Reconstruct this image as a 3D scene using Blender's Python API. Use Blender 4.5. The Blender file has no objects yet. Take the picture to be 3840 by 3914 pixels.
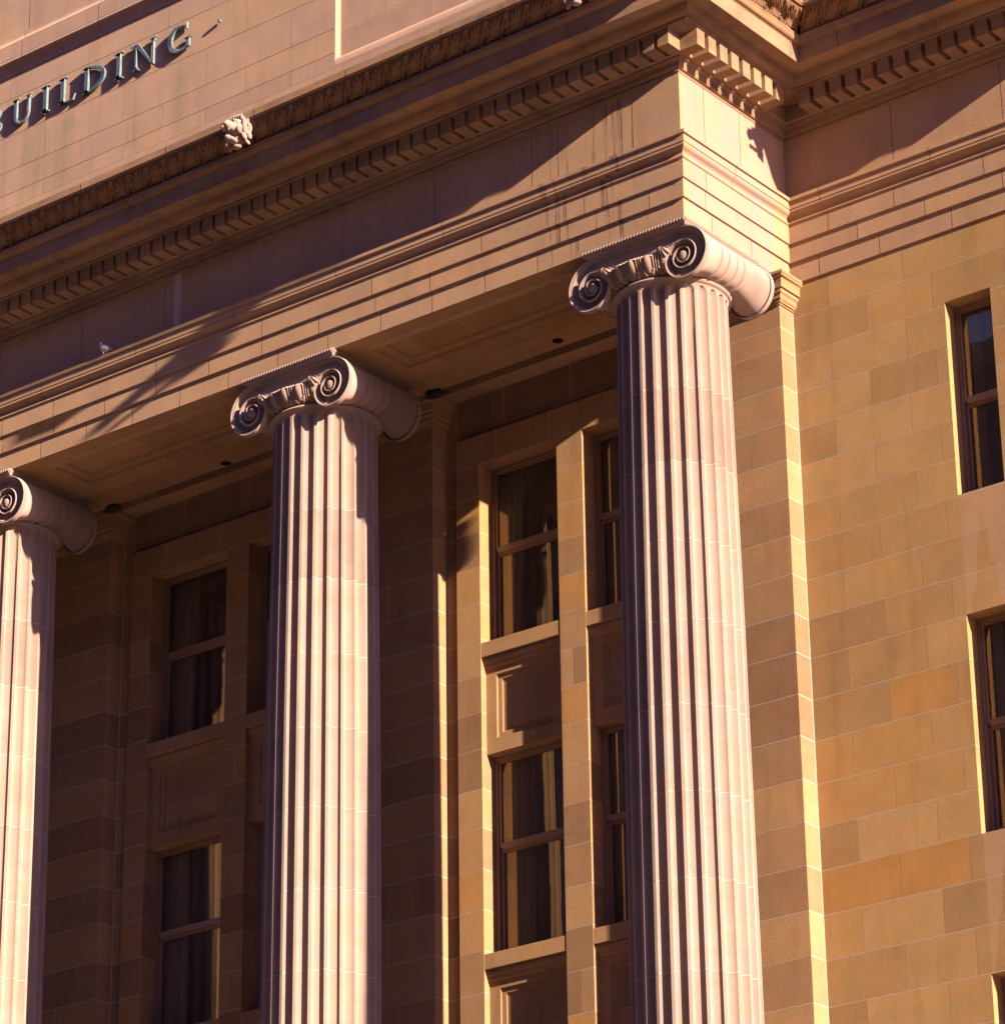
import bpy, math, random
from mathutils import Vector, Matrix
random.seed(7)
sc = bpy.context.scene
COL = sc.collection

# ------------------------------------------------------------------ camera
cam_d = bpy.data.cameras.new('camera'); cam = bpy.data.objects.new('camera', cam_d); COL.objects.link(cam)
cam_d.sensor_width = 36.0; cam_d.sensor_fit = 'HORIZONTAL'
cam_d.lens = 13610.38/3840*36
cam_d.clip_start = 0.5; cam_d.clip_end = 4000
def _rot(r):
    t = Vector(r).length
    return Matrix.Rotation(t, 3, Vector(r)/t)
_R0 = Matrix(((1,0,0),(0,0,-1),(0,1,0)))
_R = _rot((-0.39301371,0.65567497,-0.14977674)) @ _R0
_r, _d, _f = _R[0], _R[1], _R[2]
_M = Matrix(((_r[0],-_d[0],-_f[0]),(_r[1],-_d[1],-_f[1]),(_r[2],-_d[2],-_f[2]))).to_4x4()
_M.translation = Vector((18.66107562,-27.07011767,-17.76410655))
cam.matrix_world = _M
sc.camera = cam

# ------------------------------------------------------------------ light
SUN = Vector((1.0,-0.147,0.315)).normalized()
SUN_EL = math.asin(SUN.z)
sd = bpy.data.lights.new('sun','SUN'); sun = bpy.data.objects.new('sun', sd); COL.objects.link(sun)
sd.energy = 5.0; sd.angle = math.radians(0.53); sd.color = (1.0,0.79,0.60)
sun.rotation_euler = SUN.to_track_quat('Z','Y').to_euler()
sun.location = SUN*60
w = bpy.data.worlds.new('World'); sc.world = w; w.use_nodes = True
nt = w.node_tree; nt.nodes.clear()
sky = nt.nodes.new('ShaderNodeTexSky'); sky.sky_type = 'NISHITA'; sky.sun_disc = False
sky.sun_elevation = SUN_EL; sky.sun_rotation = math.atan2(SUN.x, SUN.y)
sky.air_density = 1.0; sky.dust_density = 0.6; sky.ozone_density = 3.0
bg = nt.nodes.new('ShaderNodeBackground'); bg.inputs[1].default_value = 0.05
wo = nt.nodes.new('ShaderNodeOutputWorld')
tint = nt.nodes.new('ShaderNodeMix'); tint.data_type='RGBA'; tint.blend_type='MULTIPLY'; tint.inputs[0].default_value=1.0
tint.inputs[7].default_value=(1.14,.82,1.75,1)
nt.links.new(sky.outputs[0], tint.inputs[6]); nt.links.new(tint.outputs[2], bg.inputs[0]); nt.links.new(bg.outputs[0], wo.inputs[0])
sc.view_settings.view_transform = 'Standard'; sc.view_settings.look = 'None'
sc.view_settings.exposure = 1.97; sc.view_settings.gamma = 1.0
sc.view_settings.use_curve_mapping = False
sc.cycles.max_bounces = 8; sc.cycles.diffuse_bounces = 5; sc.cycles.transparent_max_bounces = 12

GZ = -19.5     # street level

# ------------------------------------------------------------------ materials
class NB:
    def __init__(s, name):
        s.m = bpy.data.materials.new(name); s.m.use_nodes = True
        s.t = s.m.node_tree; s.t.nodes.clear()
    def n(s, typ, **kw):
        nd = s.t.nodes.new(typ)
        for k, v in kw.items():
            if k.startswith('i_'):
                key = k[2:]; key = int(key) if key.isdigit() else key
                s.setin(nd, key, v)
            else: setattr(nd, k, v)
        return nd
    def setin(s, nd, key, v):
        if isinstance(v, bpy.types.NodeSocket): s.t.links.new(v, nd.inputs[key])
        else: nd.inputs[key].default_value = v
    def math(s, op, a, b=0.0, c=None, clamp=False):
        nd = s.n('ShaderNodeMath', operation=op, use_clamp=clamp); s.setin(nd,0,a); s.setin(nd,1,b)
        if c is not None: s.setin(nd,2,c)
        return nd.outputs[0]
    def mix(s, f, a, b, mode='MIX'):
        nd = s.n('ShaderNodeMix', data_type='RGBA', blend_type=mode)
        s.setin(nd,0,f); s.setin(nd,6,a); s.setin(nd,7,b); return nd.outputs[2]
    def ramp(s, f, pts, interp='LINEAR'):
        nd = s.n('ShaderNodeValToRGB'); cr = nd.color_ramp; cr.interpolation = interp
        while len(cr.elements) < len(pts): cr.elements.new(0.5)
        for e,(p,c) in zip(cr.elements, pts):
            e.position = p; e.color = c if len(c)==4 else (*c,1)
        s.setin(nd,0,f); return nd.outputs[0]
    def vmul(s, v, k):
        nd = s.n('ShaderNodeVectorMath', operation='MULTIPLY'); s.setin(nd,0,v); s.setin(nd,1,k); return nd.outputs[0]
    def noise(s, vec, scale=5, detail=4, rough=.55, dist=0):
        nd = s.n('ShaderNodeTexNoise'); s.setin(nd,'Vector',vec)
        for k,v in (('Scale',scale),('Detail',detail),('Roughness',rough),('Distortion',dist)): nd.inputs[k].default_value = v
        return nd.outputs[0]

def rgb(*c): return (*c,1.0)

def stone(name, cols, mortar=(.78,.68,.58), bump=.25, grain=1.0, extra=None, soil=.35, bed=.5):
    """Sandstone: each block has its own tone (face attribute), bedding streaks, grain, faint soiling."""
    b = NB(name)
    geo = b.n('ShaderNodeNewGeometry'); pos = geo.outputs['Position']
    at = b.n('ShaderNodeAttribute', attribute_name='tone').outputs['Fac']
    t = b.math('MINIMUM', at, 1.0)
    off = b.n('ShaderNodeCombineXYZ', i_0=b.math('MULTIPLY',t,37.0), i_1=b.math('MULTIPLY',t,17.0), i_2=b.math('MULTIPLY',t,91.0)).outputs[0]
    p2 = b.n('ShaderNodeVectorMath', operation='ADD', i_0=pos, i_1=off).outputs[0]
    tilt = b.n('ShaderNodeMapping'); b.setin(tilt,'Vector',p2)
    b.setin(tilt,'Rotation',b.n('ShaderNodeCombineXYZ', i_0=0.0, i_1=b.math('MULTIPLY_ADD',t,.5,-.25), i_2=0.0).outputs[0])
    beds = b.noise(b.vmul(tilt.outputs[0],(1.0,1.0,5.5)), 2.0, 5, .6, .3)
    cloud = b.noise(p2, 2.3, 4, .6)
    base = b.ramp(t, cols)
    base = b.mix(b.math('MULTIPLY', b.ramp(beds,[(.38,(0,0,0)),(.66,(1,1,1))]), bed), base, b.mix(1.0, base, rgb(1.13,.88,.64),'MULTIPLY'))
    base = b.mix(b.ramp(cloud,[(.35,(0,0,0)),(.72,(.8,.8,.8))]), base, b.mix(1.0, base, rgb(.80,.83,.88),'MULTIPLY'))
    gr = b.noise(pos, 140, 3, .7)
    base = b.mix(.5, base, b.mix(1.0, base, b.ramp(gr,[(.3,(.82,.80,.78)),(.7,(1.15,1.15,1.15))]),'MULTIPLY'))
    # rain soiling: broad vertical runs
    so = b.noise(b.vmul(pos,(3.2,3.2,.35)), 1.6, 5, .62)
    base = b.mix(b.math('MULTIPLY', b.ramp(so,[(.52,(0,0,0)),(.78,(1,1,1))]), soil), base, b.mix(1.0, base, rgb(.62,.57,.55),'MULTIPLY'))
    pit = b.ramp(b.noise(pos, 26, 2, .5),[(.22,(1,1,1)),(.27,(0,0,0))])
    base = b.mix(b.math('MULTIPLY',pit,.45), base, rgb(.16,.09,.045))
    if extra: base = extra(b, pos, base)
    ism = b.math('GREATER_THAN', at, 1.5)
    base = b.mix(ism, base, rgb(*mortar))
    base = b.mix(1.0, base, rgb(.68,.68,.68), 'MULTIPLY')
    bs = b.n('ShaderNodeBsdfDiffuse', i_Color=base, i_Roughness=1.0)
    h = b.math('ADD', b.math('MULTIPLY', gr, .55), b.math('MULTIPLY', b.noise(pos,28,4,.6), .8*grain))
    bp = b.n('ShaderNodeBump', i_Height=h, i_Strength=bump, i_Distance=.006)
    b.t.links.new(bp.outputs[0], bs.inputs['Normal'])
    o = b.n('ShaderNodeOutputMaterial', i_0=bs.outputs[0])
    return b.m

def sepx(b,pos):
    s_ = b.n('ShaderNodeSeparateXYZ', i_0=pos); return s_.outputs
def box_mask(b, v, lo, hi, soft):
    m1 = b.n('ShaderNodeMapRange', interpolation_type='SMOOTHSTEP'); b.setin(m1,0,v); b.setin(m1,1,lo); b.setin(m1,2,lo+soft)
    m2 = b.n('ShaderNodeMapRange', interpolation_type='SMOOTHSTEP'); b.setin(m2,0,v); b.setin(m2,1,hi-soft); b.setin(m2,2,hi); b.setin(m2,3,1.0); b.setin(m2,4,0.0)
    return b.math('MULTIPLY', m1.outputs[0], m2.outputs[0])

WALL = [(0,(.36,.225,.12)),(.3,(.46,.295,.145)),(.55,(.58,.37,.165)),(.72,(.61,.40,.19)),(.84,(.59,.345,.13)),(1,(.58,.29,.095))]
ENT  = [(0,(.54,.345,.225)),(.5,(.62,.405,.255)),(1,(.66,.42,.235))]
ATT  = [(0,(.60,.41,.30)),(.5,(.67,.46,.34)),(.85,(.69,.47,.31)),(1,(.70,.43,.18))]
COLU = [(0,(.43,.315,.26)),(.5,(.54,.41,.35)),(1,(.57,.425,.345))]

def ent_extra(b, pos, base):
    # black drip streaks under the cornice corner, chalky runs and an overall tint dulling the sunlit return
    x,y,z = sepx(b,pos)
    st = b.ramp(b.noise(b.vmul(pos,(9.,9.,.22)), 1.3, 3, .7, .25),[(.545,(0,0,0)),(.64,(1,1,1))])
    fin = b.ramp(b.noise(b.vmul(pos,(1.,1.,3.0)), 2.2, 3, .6),[(.35,(0,0,0)),(.6,(1,1,1))])
    m = b.math('MULTIPLY', box_mask(b,x,-2.0,-.45,.3), b.math('LESS_THAN', y, .02))
    m = b.math('MULTIPLY', m, box_mask(b,z,-.1,1.7,.15))
    base = b.mix(b.math('MULTIPLY', b.math('MULTIPLY',m,st), b.math('MULTIPLY_ADD',fin,.5,.35)), base, rgb(.15,.09,.07))
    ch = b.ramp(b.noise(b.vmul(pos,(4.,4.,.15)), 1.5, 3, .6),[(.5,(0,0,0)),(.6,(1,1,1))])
    ps = b.math('MULTIPLY', box_mask(b,x,-7.31,-7.18,.02), b.math('MULTIPLY', box_mask(b,z,.9,1.85,.05), b.math('LESS_THAN', y, .02)))
    base = b.mix(b.math('MULTIPLY',ps,.6), base, rgb(.80,.66,.58))
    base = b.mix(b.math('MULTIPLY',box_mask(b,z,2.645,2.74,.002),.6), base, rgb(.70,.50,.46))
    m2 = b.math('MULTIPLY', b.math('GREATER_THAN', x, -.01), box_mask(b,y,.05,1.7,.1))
    base = b.mix(b.math('MULTIPLY',m2, b.math('MULTIPLY_ADD',ch,.35,.3)), base, rgb(.45,.335,.33))  # even part of the tint holds down the return's sunlit brightness
    return base
def att_extra(b, pos, base):
    # green copper runs below the bronze letters
    x,y,z = sepx(b,pos)
    st = b.ramp(b.noise(b.vmul(pos,(3.6,3.6,.12)), 1.45, 3, .6),[(.47,(0,0,0)),(.66,(1,1,1))])
    m = b.math('MULTIPLY', box_mask(b,x,-13.,-7.1,.3), box_mask(b,z,3.45,4.85,.45))
    f = b.ramp(b.noise(pos,3.0,3,.6),[(.3,(.2,.2,.2)),(.7,(1,1,1))])
    return b.mix(b.math('MULTIPLY', b.math('MULTIPLY',m,st), b.math('MULTIPLY',f,.62)), base, rgb(.27,.30,.10))
def wing_extra(b, pos, base):
    # washed, paler band with dark spikes below each window
    x,y,z = sepx(b,pos)
    jag = b.math('MULTIPLY_ADD', b.noise(b.vmul(pos,(14.,14.,1.2)),1.0,3,.6), 1.3, -.65)
    out = None
    for zt,zb in ((-3.09,-4.40),(-6.72,-8.14)):
        mz = b.math('MULTIPLY', b.math('LESS_THAN', z, zt), b.math('GREATER_THAN', z, zb))
        mx = box_mask(b,x,1.885,2.5,.02)
        # triangular darker spike in the middle, widening downwards
        d = b.math('ABSOLUTE', b.math('SUBTRACT', x, 2.135))
        lim = b.math('MULTIPLY', b.math('SUBTRACT', zt-.17, z), b.math('MULTIPLY_ADD', jag, .22, .15))
        keep = b.math('GREATER_THAN', d, lim)
        k = b.math('MULTIPLY', b.math('MULTIPLY', mz, mx), keep)
        out = k if out is None else b.math('MAXIMUM', out, k)
    base = b.mix(b.math('MULTIPLY',out,.75), base, b.mix(.45, base, rgb(.66,.44,.30)))
    return base

M_WALL = stone('wall_sandstone', WALL, extra=wing_extra, bump=.30, soil=.40, bed=.5)
PORCH = [(0,(.37,.225,.13)),(.3,(.48,.30,.165)),(.6,(.585,.37,.195)),(.82,(.60,.35,.155)),(1,(.59,.285,.10))]
M_POR  = stone('porch_sandstone', PORCH, bump=.30, soil=.40, bed=.5)
def corn_extra(b, pos, base):
    # patches of old soot on the projecting stones, broken at the joints
    n1 = b.ramp(b.noise(b.vmul(pos,(.9,.9,4.0)), 1.1, 5, .65),[(.42,(0,0,0)),(.62,(1,1,1))])
    n2 = b.ramp(b.noise(pos, 6.0, 4, .7),[(.35,(.35,.35,.35)),(.6,(1,1,1))])
    return b.mix(b.math('MULTIPLY', b.math('MULTIPLY',n1,n2), .62), base, rgb(.20,.12,.10))
M_CORN = stone('cornice_sandstone', [(0,(.42,.265,.17)),(.5,(.50,.325,.205)),(.85,(.54,.33,.17)),(1,(.55,.31,.13))], extra=corn_extra, bump=.35, soil=.35, bed=.4)
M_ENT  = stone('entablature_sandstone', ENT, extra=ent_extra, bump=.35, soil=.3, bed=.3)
M_ATT  = stone('attic_sandstone', ATT, extra=att_extra, bump=.28, grain=.8, bed=.25)
M_COL  = stone('column_sandstone', COLU, mortar=(.80,.70,.60), bump=.25, bed=.4, soil=.5)
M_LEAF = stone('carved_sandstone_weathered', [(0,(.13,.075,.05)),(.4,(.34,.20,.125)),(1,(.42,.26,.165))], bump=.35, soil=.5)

def simple(name, col, rough=.6, metal=0.0, noise=None, bump=0):
    b = NB(name)
    geo = b.n('ShaderNodeNewGeometry'); pos = geo.outputs['Position']
    c = rgb(*[q*.70 for q in col])
    if noise:
        k, sc_, col2 = noise; col2 = [q*.70 for q in col2]
        c = b.mix(b.math('MULTIPLY', b.ramp(b.noise(pos, sc_, 4, .6),[(.35,(0,0,0)),(.65,(1,1,1))]), k), c, rgb(*col2))
    bs = b.n('ShaderNodeBsdfPrincipled', i_Roughness=rough, i_Metallic=metal); b.setin(bs,'Base Color',c)
    if bump:
        bp = b.n('ShaderNodeBump', i_Height=b.noise(pos,60,4,.6), i_Strength=bump, i_Distance=.004)
        b.t.links.new(bp.outputs[0], bs.inputs['Normal'])
    b.n('ShaderNodeOutputMaterial', i_0=bs.outputs[0]); return b.m

M_FRAME = simple('window_paint', (.42,.26,.16), .45, noise=(.5,8,(.33,.20,.12)), bump=.1)
M_BRONZE = simple('bronze_patina', (.10,.145,.15), .5, .0, noise=(.7,30,(.23,.31,.31)), bump=.2)
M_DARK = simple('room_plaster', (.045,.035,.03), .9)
M_HOLE = simple('lamp_housing', (.01,.008,.008), .4)
M_NEST = simple('nest_twigs', (.035,.022,.014), 1.0, noise=(.6,80,(.09,.06,.03)), bump=1.0)
M_ROOF = simple('roof_felt', (.18,.16,.15), .9, noise=(.5,3,(.25,.22,.2)))
M_MORT = simple('pointing_mortar', (.80,.72,.62), .9)

def curtain_mat():
    b = NB('curtain_cloth')
    d = b.n('ShaderNodeBsdfDiffuse', i_Color=rgb(.90,.78,.45)); t = b.n('ShaderNodeBsdfTranslucent', i_Color=rgb(.5,.38,.18))
    mx = b.n('ShaderNodeMixShader', i_0=.35, i_1=d.outputs[0], i_2=t.outputs[0])
    b.n('ShaderNodeOutputMaterial', i_0=mx.outputs[0]); return b.m
M_CURT = curtain_mat()
def glass_mat():
    b = NB('window_glass')
    geo = b.n('ShaderNodeNewGeometry')
    bp = b.n('ShaderNodeBump', i_Height=b.noise(geo.outputs['Position'],1.7,2,.5), i_Strength=.05, i_Distance=.02)
    fr = b.n('ShaderNodeFresnel', i_IOR=1.52)
    f = b.math('MULTIPLY', fr.outputs[0], 2.8, clamp=True)
    tr = b.n('ShaderNodeBsdfTransparent', i_Color=rgb(.93,.89,.80))
    gl = b.n('ShaderNodeBsdfGlossy', i_Roughness=.006, i_Color=rgb(.95,.78,.44))
    b.t.links.new(bp.outputs[0], gl.inputs['Normal'])
    mx = b.n('ShaderNodeMixShader', i_0=f, i_1=tr.outputs[0], i_2=gl.outputs[0])
    du = b.n('ShaderNodeBsdfDiffuse', i_Color=rgb(.36,.31,.29))
    dn = b.math('MULTIPLY_ADD', b.ramp(b.noise(geo.outputs['Position'],1.1,4,.6),[(.3,(0,0,0)),(.8,(1,1,1))]), .16, .07)
    m2 = b.n('ShaderNodeMixShader', i_0=dn, i_1=mx.outputs[0], i_2=du.outputs[0])
    b.n('ShaderNodeOutputMaterial', i_0=m2.outputs[0]); return b.m
M_GLASS = glass_mat()

# ------------------------------------------------------------------ mesh builder
class MB:
    def __init__(s): s.v=[]; s.f=[]; s.t=[]
    def face(s, pts, tone=.5):
        i=len(s.v); s.v.extend([tuple(p) for p in pts]); s.f.append(tuple(range(i,i+len(pts)))); s.t.append(tone)
    def grid(s, rows, tone=.5, closed=False, tf=None):
        """rows: list of equal-length point lists"""
        i0=len(s.v); n=len(rows[0])
        for r in rows: s.v.extend([tuple(p) for p in r])
        for a in range(len(rows)-1):
            for c in range(n if closed else n-1):
                d=(c+1)%n
                s.f.append((i0+a*n+c, i0+a*n+d, i0+(a+1)*n+d, i0+(a+1)*n+c))
                s.t.append(tf(a,c) if tf else tone)
    def box(s, x0,x1,y0,y1,z0,z1, tone=.5, skip=''):
        c=[(x0,y0,z0),(x1,y0,z0),(x1,y1,z0),(x0,y1,z0),(x0,y0,z1),(x1,y0,z1),(x1,y1,z1),(x0,y1,z1)]
        i=len(s.v); s.v.extend(c)
        for k,q in (('b',(0,3,2,1)),('t',(4,5,6,7)),('f',(0,1,5,4)),('r',(1,2,6,5)),('k',(2,3,7,6)),('l',(3,0,4,7))):
            if k in skip: continue
            s.f.append(tuple(i+j for j in q)); s.t.append(tone)
    def build(s, name, mat, parent=None, smooth=None, loc=None, weld=False):
        me = bpy.data.meshes.new(name)
        o = bpy.data.objects.new(name, me); COL.objects.link(o)
        L = Vector((0,0,0))
        if parent is not None:
            o.parent = parent; q = parent
            while q is not None: L += q.location; q = q.parent
        if loc is not None: o.location = Vector(loc)-L; L = Vector(loc)
        vs = [(a-L.x,b_-L.y,c-L.z) for a,b_,c in s.v]
        me.from_pydata(vs, [], s.f)
        at = me.attributes.new('tone','FLOAT','FACE'); at.data.foreach_set('value', s.t)
        if weld or smooth is not None:
            import bmesh
            bm = bmesh.new(); bm.from_mesh(me); bmesh.ops.remove_doubles(bm, verts=bm.verts, dist=.0004)
            bm.to_mesh(me); bm.free()
        if smooth is not None:
            me.shade_smooth(); me.set_sharp_from_angle(angle=math.radians(smooth))
        me.materials.append(mat); me.update()
        return o

def empty(name, loc, parent=None):
    o = bpy.data.objects.new(name, None); COL.objects.link(o); o.empty_display_size=.3
    o.location = loc
    if parent: o.parent = parent
    return o
def tag(o, label=None, cat=None, group=None, kind=None):
    if label: o['label']=label
    if cat: o['category']=cat
    if group: o['group']=group
    if kind: o['kind']=kind
    return o
def copy_tree(o, parent=None):
    c=o.copy(); COL.objects.link(c)
    if parent: c.parent=parent
    for ch in list(o.children): copy_tree(ch, c)
    return c

# ------------------------------------------------------------------ profile sweep
def sweep(mb, prof, path, joints=None, g=.007, depth=.005, toner=None, cap=False):
    """path: plan vertices; front normal of each span is to the right of travel (-Y when travelling +X).
    prof: (p,z) list. joints: per span list of distances from the span start."""
    n=len(path)
    dirs=[]; nor=[]
    for i in range(n-1):
        d=Vector((path[i+1][0]-path[i][0], path[i+1][1]-path[i][1])); L=d.length; d/=L
        dirs.append((d,L)); nor.append(Vector((d.y,-d.x)))
    def corner_off(i):
        if i==0: return nor[0]
        if i==n-1: return nor[-1]
        a,b=nor[i-1],nor[i]; m=(a+b); return m/ (1+a.dot(b))
    offs=[corner_off(i) for i in range(n)]
    for i in range(n-1):
        d,L=dirs[i]; A=Vector(path[i]); B=Vector(path[i+1])
        js=sorted(joints[i]) if joints else []
        ss=[0.0]
        for j in js: ss += [j-g/2, j+g/2]
        ss.append(L)
        def pt(s_,p,z,end):
            if end==0: q=A+offs[i]*p
            elif end==1: q=B+offs[i+1]*p
            else: q=A+d*s_+nor[i]*p
            return (q.x,q.y,z)
        for k in range(len(ss)-1):
            groove = (k%2==1)
            tn = 2.0 if groove and depth<.004 else (toner(i,k//2) if toner else random.random())
            sub = depth if groove else 0
            r0=[pt(ss[k],p-sub,z,0 if k==0 else 2) for p,z in prof]
            r1=[pt(ss[k+1],p-sub,z,1 if k==len(ss)-2 else 2) for p,z in prof]
            mb.grid([r0,r1], .15 if groove else tn)
    if cap:
        for i,sgn in ((0,1),(n-1,-1)):
            q=[(Vector(path[i])+offs[i]*p) for p,z in prof]
            mb.face([(a.x,a.y,z) for a,(p,z) in zip(q,prof)])

def arc(p0,z0,p1,z1,bulge,n=7):
    """curve from (p0,z0) to (p1,z1), bulge>0 bows outward (to the left normal), <0 hollow"""
    out=[]; dx,dz=p1-p0,z1-z0; L=math.hypot(dx,dz); nx,nz=dz/L,-dx/L
    for k in range(n+1):
        t=k/n; h=4*t*(1-t)*bulge
        out.append((p0+dx*t+nx*h, z0+dz*t+nz*h))
    return out
def scurve(p0,z0,p1,z1,b1,b2,n=6):
    pm,zm=(p0+p1)/2,(z0+z1)/2
    return arc(p0,z0,pm,zm,b1,n)+arc(pm,zm,p1,z1,b2,n)[1:]

# ------------------------------------------------------------------ key dimensions
W=1.98; XE=3.84; XL=-18.5
PATH=[(XL,0.0),(0.0,0.0),(0.0,W),(XE,W),(XE,9.0)]
AXY=.63
AX=[-.63,-5.475,-10.58,-15.7]
ANTA_R=[0.0,-4.82,-9.93,-14.95]
AW=1.26; YA=1.74; YW=1.99; YS=1.94
ZL=[-.47,-.915,-1.364,-1.80,-2.228,-2.666,-3.10,-3.533,-3.975,-4.409,-4.871,-5.323,-5.79,-6.249,-6.709,-7.178,-7.648,-8.129,-8.60,-9.07,-9.54]
z=-9.54
while z>GZ+.6: z-=.48; ZL.append(z)

bld = empty('stone_building',(0,2.0,GZ))
tag(bld,'classical sandstone building with fluted columns, carved cornice and deep windows','building')

# ------------------------------------------------------------------ entablature
def jl(L, step, off):
    out=[]; s_=off
    while s_<L-.08:
        if s_>.08: out.append(s_)
        s_+=step
    return out
LF=-XL
def from_right(xs): return [LF+x for x in xs if -LF<x<-.05]
# joints on the front, x positions read off the stone
J1=from_right([-.78,-1.93,-2.65,-3.39,-4.13]+[-4.9-.755*k for k in range(18)])
J2=from_right([-.42,-1.60,-3.40,-4.19,-5.02,-5.88,-6.70,-7.53,-8.36,-9.2,-10.06,-10.9,-11.8,-12.6,-13.5,-14.4,-15.3])
J3=from_right([-1.25,-2.66,-4.22,-5.87,-7.52,-9.20,-10.07,-11.7,-13.3,-15])
def tn(lo,hi): return lambda i,k: random.uniform(lo,hi)
m=MB()
sweep(m,[(-.3,-.07),(0,-.07),(0,.178)],PATH,[J1,[.52,1.25],[.38,1.15,2.05,2.9],[1,2,3]],toner=tn(.3,.8))
sweep(m,[(0,.178),(.024,.180),(.024,.395)],PATH,[J2,[.38],[.9,1.75,2.7],[1,2,3]],toner=tn(.3,.8))
sweep(m,[(.024,.395),(.045,.398),(.045,.62)],PATH,[J3,[.38],[.55,1.39,2.5],[1,2,3]],toner=tn(.3,.8))
JT=from_right([-.0-1.55*k-1.6 for k in range(11)])
tp=[(.045,.62)]+arc(.052,.622,.052,.65,.010,5)+[(.048,.652)]+scurve(.050,.655,.098,.775,-.016,.016)+[(.108,.778),(.108,.862),(.131,.866),(.131,.905)]+arc(.131,.905,0,.955,-.012,4)
sweep(m,tp,PATH,[JT,[.85],[.5,1.9],[1.2,2.6]],toner=tn(.2,.8))
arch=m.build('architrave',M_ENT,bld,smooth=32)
m=MB()
JF=from_right([-.62,-1.98,-3.35,-4.7,-6.1,-7.45,-8.8,-10.2,-11.6,-13,-14.5])
sweep(m,[(0,.955),(0,1.695)],PATH,[JF,[.45,1.12],[1.39,2.75],[1.3,2.7]],toner=tn(.35,.65))
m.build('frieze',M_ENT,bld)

m=MB()
bed=[(0,1.69)]+arc(.004,1.692,.004,1.722,.010,4)+[(.004,1.724)]+scurve(.006,1.726,.085,1.815,.014,-.012)+[(.092,1.818),(.092,1.834)]
JB=from_right([-1.75*k-1.3 for k in range(10)])
sweep(m,bed,PATH,[JB,[1.0],[.62,2.0],[1.5,3.]],toner=tn(.2,.8))
# dentil bed + crown over dentils
sweep(m,[(.092,1.834),(.14,1.838),(.14,2.03),(.352,2.032),(.352,2.036),(.372,2.04),(.372,2.068)],PATH,None,toner=tn(.4,.5))
ov=[(.372,2.068),(.378,2.07)]+arc(.382,2.072,.470,2.132,.022,6)+[(.476,2.134),(.476,2.148)]
sweep(m,ov,PATH,[from_right([-1.75*k-.9 for k in range(10)]),[.7],[.9,2.3],[1.5,3.]],toner=tn(.2,.9))
co=[(.476,2.148),(.500,2.170),(.655,2.166),(.660,2.140),(.690,2.138),(.692,2.335)]
JC=from_right([-2.33*k-.95 for k in range(8)])
sweep(m,co,PATH,[JC,[1.15],[1.2,2.6],[2.,4.]],toner=tn(.2,.9))
asg=[(.692,2.335),(.700,2.338)]+arc(.702,2.345,.752,2.405,.020,6)+[(.758,2.407),(.758,2.428),(.740,2.432)]
sweep(m,asg,PATH,[JC,[1.15],[1.2,2.6],[2.,4.]],toner=tn(.2,.9))
top=[(.945,2.632),(.950,2.636),(.952,2.646),(.962,2.650),(.962,2.735),(.2,2.79),(-.4,2.80)]
sweep(m,top,PATH,[from_right([-1.37*k-1.1 for k in range(12)]),[1.],[.7,2.1],[2.,4.]],toner=tn(.3,.7),g=.01)
corn=m.build('cornice',M_CORN,bld,smooth=32)

# carved leaf cyma: a relief of palmettes between scrolling tendrils
def _seg(px,py,ax_,ay,bx,by):
    dx,dy=bx-ax_,by-ay; L=dx*dx+dy*dy; t=max(0,min(1,((px-ax_)*dx+(py-ay)*dy)/L))
    return math.hypot(px-ax_-dx*t,py-ay-dy*t), t
_F=[(math.radians(a),R) for a,R in ((0,.74),(17,.70),(-17,.70),(37,.56),(-37,.56),(62,.40),(-62,.40))]
def leaf(u,v):
    """u -.5..5 across one leaf, v 0 bottom..1 top -> relief height 0..1"""
    h=0.0; au=abs(u); k=.80   # cell is .268 wide, .27 high
    for a,R in _F:
        d,t=_seg(u,v,.10*math.sin(a),.14,k*R*math.sin(a),.10+R*math.cos(a))
        w_=.030+.048*math.sin(math.pi*min(1,.15+.85*t))**.8
        if d<w_: h=max(h,(.45+.55*t)*math.sqrt(1-(d/w_)**2))
    c=.415-.065*math.sin(v*math.pi*1.9-.4)
    d=abs(au-c)
    if d<.036 and v<.95: h=max(h,.9*math.sqrt(1-(d/.036)**2))
    d=math.hypot((.5-au), v-.84)
    if .045<d<.10: h=max(h,.75)
    d=math.hypot((au-.30), v-.12)
    if .035<d<.085: h=max(h,.8)
    d=math.hypot(.5-au, (v-.42)*.45)
    if d<.055: h=max(h,.7*math.sqrt(1-(d/.055)**2))
    return h
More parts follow.
